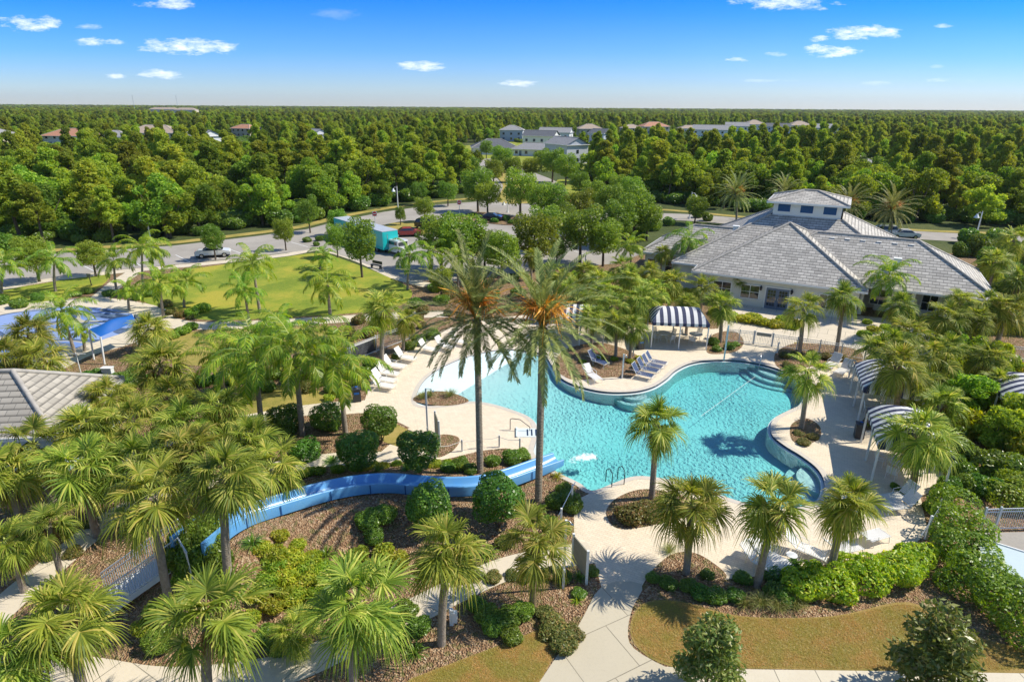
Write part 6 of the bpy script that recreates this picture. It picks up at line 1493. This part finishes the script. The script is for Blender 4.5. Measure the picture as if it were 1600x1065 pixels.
# street trees : crown x,y  foot x,y  scale
ST = [(333, 375, 337, 406, 'round street tree shading the parked white car'), (445, 362, 447, 391, 'small street tree at the lawn corner of the parking lot'), (483, 332, 485, 364, 'street tree between road and lot left of the trailer'),
 (570, 382, 566, 433, 'street tree on the lawn corner in front of the turquoise trailer'), (530, 372, 528, 402, 'street tree at the left end of the turquoise trailer'), (625, 335, 626, 352, 'thin young tree on the grass island'), (665, 325, 664, 347, 'small tree beside the dark off road car'),
 (745, 292, 747, 331, 'street tree right of the second no entry sign'), (815, 297, 813, 338, 'large dark street tree at the boulevard corner'), (872, 312, 866, 345, 'street tree beside the boulevard lane'), (832, 372, 834, 424, 'largest street tree in the parking lot right of the blue car'),
 (905, 362, 906, 412, 'dense street tree at the right side of the parking lot'), (870, 392, 870, 416, 'small street tree between the two large parking lot trees'), (712, 375, 722, 428, 'wide street tree behind the left date palm crown'), (755, 385, 757, 425, 'street tree right behind the left date palm crown'),
 (928, 305, 926, 335, 'street tree left of the road bend'), (952, 312, 950, 345, 'street tree at the verge of the lot walk'), (992, 330, 990, 375, 'large street tree left of the clubhouse'), (965, 345, 963, 385, 'street tree in front of the large one left of the clubhouse'),
 (785, 248, 784, 275, 'brown leaved magnolia on the boulevard verge'), (862, 255, 863, 285, 'boulevard tree on the bright verge, left'), (884, 262, 884, 290, 'boulevard tree on the bright verge, right'), (905, 285, 905, 308, 'tree above the road bend'), (730, 262, 730, 290, 'tree left of the boulevard'),
 (1085, 325, 1085, 350, 'small tree under the lamp behind the clubhouse'), (800, 262, 800, 285, 'tree between the boulevard lanes'), (845, 248, 846, 268, 'boulevard tree below the white houses'), (760, 232, 760, 248, 'tree at the far end of the boulevard')]
ST += [(690, 372, 690, 420, 'tree filling the gap left of the wide street tree'), (782, 395, 783, 440, 'bushy tree between the two date palm crowns'), (850, 352, 852, 392, 'tree crown behind the largest parking lot tree'), (940, 375, 942, 416, 'tree left of the clubhouse corner'),
 (1010, 342, 1010, 375, 'broad tree behind the left clubhouse wing'), (985, 300, 985, 330, 'tree above the lot walk'), (965, 292, 966, 318, 'tree by the road verge'), (905, 320, 905, 352, 'tree between verge and parking lot'), (845, 312, 846, 345, 'dark tree right of the boulevard corner'),
 (760, 305, 762, 335, 'small tree on the parking lot island'), (700, 300, 700, 322, 'tree at the roadside left of the no entry sign'), (770, 268, 771, 292, 'boulevard tree in the median'), (828, 262, 829, 284, 'boulevard tree in the median, right'), (880, 345, 881, 378, 'tree hiding the white car'), (655, 300, 655, 320, 'roadside tree above the black car')]
for cx, cy, bx, by, lb in ST:
    b = G(bx, by); x, z = HZ(cx, cy, b.y); k_ = 1.0 if bx < 640 else 1.32; tree('street', b, z/3.2, lb, sc=(z/3.2*k_, z/3.2*k_, z/3.2*1.14))

many('bright', [(880, 480, 1.2), (930, 470, 1.3), (965, 462, 1.2), (1010, 470, 1.2), (860, 450, 1.2), (900, 440, 1.3), (1040, 470, 1.1), (1075, 465, 1.1), (950, 440, 1.3), (990, 450, 1.2)], 'lush light green shrubs beneath the palm row left of the clubhouse', sh=1.1)
many('olive', [(600, 505, .8), (560, 505, .9), (620, 520, .8), (585, 515, .8), (660, 490, .9), (545, 520, .7), (700, 465, .9), (740, 482, .8)], 'brownish shrubs between the lawn path and the left deck')
many('shrub', [(430, 590, .8), (455, 600, .8), (400, 595, .9), (500, 600, .9), (520, 612, .7), (420, 610, .7), (380, 590, .9), (540, 560, .8)], 'green shrubs beneath the clustered queen palms')
many('yellow', [(515, 625, .5), (530, 618, .5)], 'yellow green bush at the foot of the clustered queen palms')
many('bright', [(440, 840, .5), (465, 850, .5), (300, 880, .6), (320, 900, .6), (290, 905, .6), (250, 960, .7), (230, 985, .6), (400, 905, .6), (380, 930, .6), (430, 950, .6), (490, 960, .6), (460, 940, .6)], 'leafy plants in the mulch below the slide stairs', sh=.9)
many('olive', [(100, 830, .6), (60, 850, .7), (80, 870, .5), (30, 880, .7), (115, 865, .5), (20, 830, .8), (140, 820, .5)], 'reddish low plants beside the curved path at the left', sh=.6)
many('shrub', [(1020, 905, .4), (1045, 915, .5), (1075, 918, .5), (1105, 900, .4), (905, 930, .4), (880, 905, .5), (925, 895, .4)], 'small green plants in the mulch beside the concrete path', sh=.7)
many('shrub', [(1560, 450, 2.0), (1600, 470, 2.0), (1590, 520, 1.6), (1580, 500, 1.4), (1550, 520, 1.2), (1480, 515, 1.0), (1450, 512, 1.0), (1510, 520, 1.0), (1430, 508, .9)], 'shrubs along the right clubhouse wing', sh=1.1)
many('dark', [(1440, 640, .8), (1455, 660, .9), (1470, 730, .9), (1500, 745, 1.0), (1460, 700, .8), (1530, 770, 1.0), (1560, 745, 1.1), (1600, 700, 1.2)], 'dark shrubs in the shade behind the right cabanas', sh=1.1)
many('bright', [(655, 728, .5), (700, 728, .5), (555, 730, .5), (530, 736, .5), (485, 740, .5), (430, 738, .6), (725, 732, .5), (585, 728, .4), (405, 752, .6)], 'leafy border plants behind the blue slide', sh=.9)
for i, (cx, cy, h, s) in enumerate([(860, 425, 3.2, .9), (915, 425, 3.4, 1.0), (972, 418, 3.4, 1.0), (1015, 425, 3.3, .9), (890, 455, 3.0, .9), (925, 495, 2.8, .85), (1075, 475, 3.0, .85), (1020, 455, 3.2, 1.0), (945, 455, 3.2, .95)]):
    rank = sorted([860, 915, 972, 1015, 890, 925, 1075, 1020, 945]).index(cx)
    palm('s', cx, cy, 0, 0, ORD[rank]+' from the left of the crowded cabbage palms between parking lot and middle cabana', s, h=h, group='crowded cabbage palms left of the clubhouse')
for i, (cx, cy, h, s) in enumerate([(1395, 540, 3.2, 1.0), (1420, 520, 3.2, 1.0), (1480, 545, 3.0, 1.0), (1540, 480, 3.6, 1.1), (1590, 440, 4.0, 1.2), (1555, 410, 4.0, 1.1), (1470, 630, 2.4, .9), (1560, 600, 2.4, .9)]):
    rank = sorted([1395, 1420, 1480, 1540, 1590, 1555, 1470, 1560]).index(cx)
    palm('s', cx, cy, 0, 0, ORD[rank]+' from the left of the palms in the green thicket on the right', s, h=h, group='palms in the right thicket')

many('bright', [(430, 870, .75), (455, 880, .8), (480, 885, .75), (445, 905, .8), (475, 912, .8), (500, 895, .7), (520, 915, .75), (415, 900, .7), (500, 935, .7), (530, 940, .6), (460, 935, .7)], 'lush green and yellow plants filling the bed under the lower slide', sh=.9)
many('shrub', [(300, 868, .9), (318, 855, .9), (335, 872, .8), (280, 885, .8), (310, 890, .8), (345, 890, .7)], 'dense shrubs screening the top platform of the slide', sh=1.7)
many('shrub', [(635, 960, .6), (655, 985, .6), (610, 985, .7), (745, 950, .5), (760, 965, .6), (250, 1010, .7), (420, 1000, .6), (440, 1015, .6)], 'green undergrowth along the garden path', sh=.9)
many('olive', [(740, 900, .5), (770, 905, .5), (720, 905, .5), (800, 900, .4), (860, 900, .5), (790, 850, .6), (850, 850, .5), (820, 905, .4)], 'low brownish plants between the dome shrubs and the garden path', sh=.7)
for cx, cy, h, s, lb in [(425, 730, 3.2, .95, 'cabbage palm leaning over the upper slide end'), (270, 620, 3.4, 1.05, 'light green palm right of the roof corner'),
    (170, 620, 3.0, .9, 'small palm at the white fascia of the grey roof'), (345, 640, 3.2, 1.0, 'cabbage palm at the house path bend')]:
    palm('s', cx, cy, 0, 0, lb, s, h=h)

for cx, cy, bx, by, s, lb in [(60, 400, 62, 440, .8, 'leafy tree screening the left end of the parking lot'), (150, 400, 150, 432, .7, 'tree between the queen palms at the lot walk'), (530, 345, 530, 368, .6, 'tree at the road edge behind the trailer'), (690, 440, 690, 468, .8, 'tree behind the left date palm trunk top')]:
    b = G(bx, by); x, z = HZ(cx, cy, b.y); tree('street', b, z/3.2, lb, sc=(z/3.2*1.3, z/3.2*1.3, z/3.2*1.14))
for px, py, s, lb in [(1540, 600, .62, 'bushy tree in the right thicket left of the cut off cabana'), (1500, 650, .55, 'low bushy tree in the middle of the right thicket'), (1590, 700, .6, 'bushy tree at the right edge above the equipment yard'), (1480, 560, .5, 'low bushy tree behind the palms right of the cabanas'), (1545, 500, .6, 'bushy tree below the right roof corner'), (1550, 700, .5, 'low tree in the lower part of the right thicket')]:
    tree('oakwood', G(px, py), s, lb, sc=(s, s, s*.85))
# ------------------------------------------------------------------ woodland
from mathutils import noise as mnoise
HZONES = []
def clear(x, y):
    "open ground in front of houses, roads and the clubhouse"
    for hx, hy, r_ in HOUSEPOS:
        d = math.hypot(hx, hy); dx, dy = hx/d, hy/d
        s = x*dx+y*dy; t_ = abs(-x*dy+y*dx)
        if s > d-(.26 if d < 450 else .42)*d and s < d+r_ and t_ < r_*1.1: return True
    return False
def poly(*px): return [G(x, y) for x, y in px]
OPEN = [poly((730, 312), (738, 285), (730, 258), (700, 236), (735, 224), (800, 222), (905, 232), (930, 262), (880, 275), (955, 300), (965, 325), (850, 330)), poly((1325, 268), (1370, 258), (1402, 266), (1402, 284), (1350, 292))]
NEAR = [G(-400, 425), G(-120, 418), G(50, 388), G(150, 381), G(270, 373), G(400, 359), G(470, 348), G(530, 334), G(600, 321), G(680, 310), G(740, 304), G(900, 306), G(960, 308), G(1040, 318), G(1150, 328), G(1300, 340), G(1440, 350), G(1600, 356), G(2000, 372)]
def beyond(x, y):
    if y < 60: return False
    for a, b in zip(NEAR[:-1], NEAR[1:]):
        if a.x <= x <= b.x or b.x <= x <= a.x:
            u = (x-a.x)/(b.x-a.x); return y > a.y+(b.y-a.y)*u
    return y > 110
def woods(y0, y1, step, jit):
    out = []; half = 1.02
    y = y0
    while y < y1:
        X = y*half; x = -X
        while x < X:
            px, py = x+random.uniform(-jit, jit)*step, y+random.uniform(-jit, jit)*step
            if random.random() > .06 and (py < 230 or mnoise.noise(Vector((px/70, py/70, 3.1))) < .30) and beyond(px, py) and not any(inside(q, px, py) for q in OPEN) and not clear(px, py): out.append((px, py))
            x += step
        y += step*.92
    return out
near = woods(85, 320, 6.0, .62)
near.sort(key=lambda p: math.hypot(p[0], p[1]))
near_in = [p for p in near if abs(p[0]) < p[1]*.90]
shown = near_in[:285]; shown_set = set(shown)
LAND = [(-.72, 'the left edge queen palms'), (-.6, 'the west lawn'), (-.5, 'the leftmost street lamp'), (-.4, 'the parked white car'), (-.3, 'the lawn corner trees'), (-.2, 'the turquoise trailer'), (-.1, 'the grass island'), (0.0, 'the second no entry sign'),
        (.12, 'the parking lot trees'), (.22, 'the road bend'), (.33, 'the lamp near the clubhouse'), (.45, 'the clubhouse cupola'), (.55, 'the date palm row'), (.66, 'the white off road car'), (9, 'the right edge shrubs')]
def NEARY(x):
    for a, b in zip(NEAR[:-1], NEAR[1:]):
        if min(a.x, b.x) <= x <= max(a.x, b.x): return a.y+(b.y-a.y)*(x-a.x)/(b.x-a.x)
    return 110

for i, (x, y) in enumerate(shown):
    pine = random.random() < (.35 if i < 120 else .55)
    k_ = x/y; where = next(w_ for lim, w_ in LAND if k_ < lim); side_ = 'left' if k_ < -.05 else 'right'
    bx = NEARY(x); row = 'at the woodland edge' if y < bx+9 else 'in the second rows' if y < bx+24 else 'deep in the woods'
    if pine:
        s = random.uniform(.55, 1.12); tree('pine', (x, y, 0), s, 'tall pine %s behind %s' % (row, where), 'pines in the %s woodland' % side_, sc=(s*1.35, s*1.35, s))
    else:
        s = random.uniform(.65, 1.45); tree('oakwood', (x, y, 0), s, 'broadleaf tree %s behind %s' % (row, where), 'broadleaf trees in the %s woodland' % side_, sc=(s, s, s*random.uniform(.85, 1.05)))
rest = [p for p in near if p not in shown_set and abs(p[0]) < p[1]*1.0]
mid = woods(320, 760, 7.4, .65)
far = woods(760, 1900, 12.0, .65)
vfar = woods(1900, 5200, 32.0, .65)
def under_gn(name, pts, label, srcs, smin, smax, flat=1.0, kind='stuff'):
    me = bpy.data.meshes.new(name); me.from_pydata([(x, y, 0) for x, y in pts], [], [])
    at = me.attributes.new('tree_scale', 'FLOAT', 'POINT'); at.data.foreach_set('value', [random.uniform(smin, smax) for _ in pts])
    at = me.attributes.new('tree_turn', 'FLOAT', 'POINT'); at.data.foreach_set('value', [random.uniform(0, 6.28) for _ in pts])
    o = link(name, me); tag(o, label, 'woodland', kind=kind)
    ng = bpy.data.node_groups.new('plant_trees', 'GeometryNodeTree')
    ng.interface.new_socket('Geometry', in_out='INPUT', socket_type='NodeSocketGeometry'); ng.interface.new_socket('Geometry', in_out='OUTPUT', socket_type='NodeSocketGeometry')
    N = ng.nodes; L = ng.links; gi = N.new('NodeGroupInput'); go = N.new('NodeGroupOutput')
    g2i = N.new('GeometryNodeGeometryToInstance'); first = None
    for pair in reversed(srcs):
        jn = N.new('GeometryNodeJoinGeometry')
        for so_ in pair:
            oi_ = N.new('GeometryNodeObjectInfo'); oi_.inputs['Object'].default_value = so_; oi_.transform_space = 'ORIGINAL'; L.new(oi_.outputs['Geometry'], jn.inputs[0])
        one = N.new('GeometryNodeGeometryToInstance'); L.new(jn.outputs[0], one.inputs[0]); L.new(one.outputs[0], g2i.inputs[0]) if False else None
        first = first or N.new('GeometryNodeJoinGeometry'); L.new(one.outputs[0], first.inputs[0])
    iop = N.new('GeometryNodeInstanceOnPoints'); L.new(gi.outputs[0], iop.inputs['Points']); L.new(first.outputs[0], iop.inputs['Instance']); iop.inputs['Pick Instance'].default_value = True
    def att(nm, typ='FLOAT'):
        a = N.new('GeometryNodeInputNamedAttribute'); a.data_type = typ; a.inputs['Name'].default_value = nm; return a.outputs[0]
    cs = N.new('ShaderNodeCombineXYZ'); sc_ = att('tree_scale'); L.new(sc_, cs.inputs[0]); L.new(sc_, cs.inputs[1])
    mm = N.new('ShaderNodeMath'); mm.operation = 'MULTIPLY'; mm.inputs[1].default_value = flat; L.new(sc_, mm.inputs[0]); L.new(mm.outputs[0], cs.inputs[2])
    cr = N.new('ShaderNodeCombineXYZ'); L.new(att('tree_turn'), cr.inputs[2])
    L.new(cs.outputs[0], iop.inputs['Scale']); L.new(cr.outputs[0], iop.inputs['Rotation']); L.new(iop.outputs[0], go.inputs[0])
    md = o.modifiers.new('plant_trees', 'NODES'); md.node_group = ng; return o
def kids(nm):
    seen = {}; 
    for o in bpy.data.objects:
        if o.parent and o.parent.name.startswith(nm) and o.name.startswith('crown') and o.data.name not in seen:
            seen[o.data.name] = (o, [c for c in o.parent.children if c.name.startswith('trunk')][0])
    return list(seen.values())
srcs = kids('pine_tree')+kids('oak_tree')
crowns = [(a,) for a, b in srcs]
under_gn('woodland', rest+mid, 'dense green woodland of pines and broadleaf trees stretching to the middle distance', srcs, .5, 1.25)
under_gn('distant_woodland', far, 'far woodland reaching toward the horizon', crowns, 1.0, 2.1, .55)
under_gn('horizon_woodland', vfar, 'thin dark tree line on the horizon', crowns, 2.6, 6.0, .22)

ug = [p for p in woods(85, 300, 3.6, .6) if abs(p[0]) < p[1]*.98]
ugs = [(o,) for o in bpy.data.objects if o.name.startswith('shrub') and o.parent is None and o.data.materials[0] in (M['shrub'], M['brightshrub'])][:5]
tag(under_gn('undergrowth', ug, 'dense undergrowth of saw palmetto and brush beneath the woodland', ugs, 1.2, 2.9, .9), None, 'undergrowth')

low = []
for hx, hy, r_ in HOUSEPOS:
    d = math.hypot(hx, hy)
    for _ in range(110 if d < 900 else 10):
        s = random.uniform(d*.74, d-r_-2); t_ = random.uniform(-r_*1.2, r_*1.2); low.append((hx/d*s-hy/d*t_, hy/d*s+hx/d*t_))
low = [q for q in low if not any(inside(o_, q[0], q[1]) for o_ in OPEN)]
tag(under_gn('garden_greenery', low, 'low garden greenery in front of the far houses', ugs, 1.0, 2.6, .8), None, 'greenery')
# short turf blades on the two nearest lawns
def turf(name, region, n, label, m):
    xs = [q.x for q in region]; ys = [q.y for q in region]; C = []
    while len(C) < n:
        x, y = random.uniform(min(xs), max(xs)), random.uniform(min(ys), max(ys))
        if y < 24 and abs(x) < y*1.25 and inside(region, x, y): C.append((x, y))
    r = np.random.default_rng(5); C = np.array(C); n_ = len(C); a = r.random(n_)*6.283; ln = .03+.045*r.random(n_); wd = .006+.006*r.random(n_); tl = .3+.7*r.random(n_)
    T = np.stack([np.cos(a)*tl*ln*1.6, np.sin(a)*tl*ln*1.6, ln*.6], 1); S_ = np.stack([-np.sin(a)*wd, np.cos(a)*wd, np.zeros(n_)], 1); B = np.column_stack([C, np.full(n_, .004)])
    V = np.stack([B-S_, B+S_, B+T*.98+S_*.3, B+T-S_*.3], 1).reshape(-1, 3); F = np.arange(n_*4).reshape(-1, 4)
    tag(link(name, fastmesh(name, V, F, [m])), label, 'grass', kind='stuff')
tm = leafmat('turf_blade', (.42, .31, .10), (.66, .46, .18), .45, (.40, .38, .08), hue=.0, val=0, patch=((.40, .37, .09), .9))
turf('front_turf', S((988, 976), (1007, 944), (1060, 940), (1160, 964), (1300, 964), (1420, 944), (1500, 987), (1620, 1022), (1600, 1044), (1400, 1045), (1110, 1040), (1042, 1035), (998, 1008)), 60000, 'short dry grass blades on the front lawn', tm)
turf('corner_turf', P((600, 1100), (640, 1062), (720, 1032), (800, 1002), (860, 977), (883, 990), (845, 1060), (800, 1100)), 26000, 'short dry grass blades on the corner lawn', tm)
# ------------------------------------------------------------------ the air : pale haze over the whole scene
hz_ = MB(); hz_.box((0, 2770, 44.5), (11300, 5800, 91))
hm = bpy.data.materials.new('haze'); hm.use_nodes = True; t = NT(hm.node_tree)
pv = t.new('ShaderNodeVolumePrincipled', {'Color': (.80, .88, 1.0, 1), 'Density': .00006, 'Anisotropy': .2}); t.new('ShaderNodeOutputMaterial', {1: pv.outputs[0]})
tag(hz_.obj('haze', hm), 'pale haze in the air over the woodland', 'haze', kind='stuff')
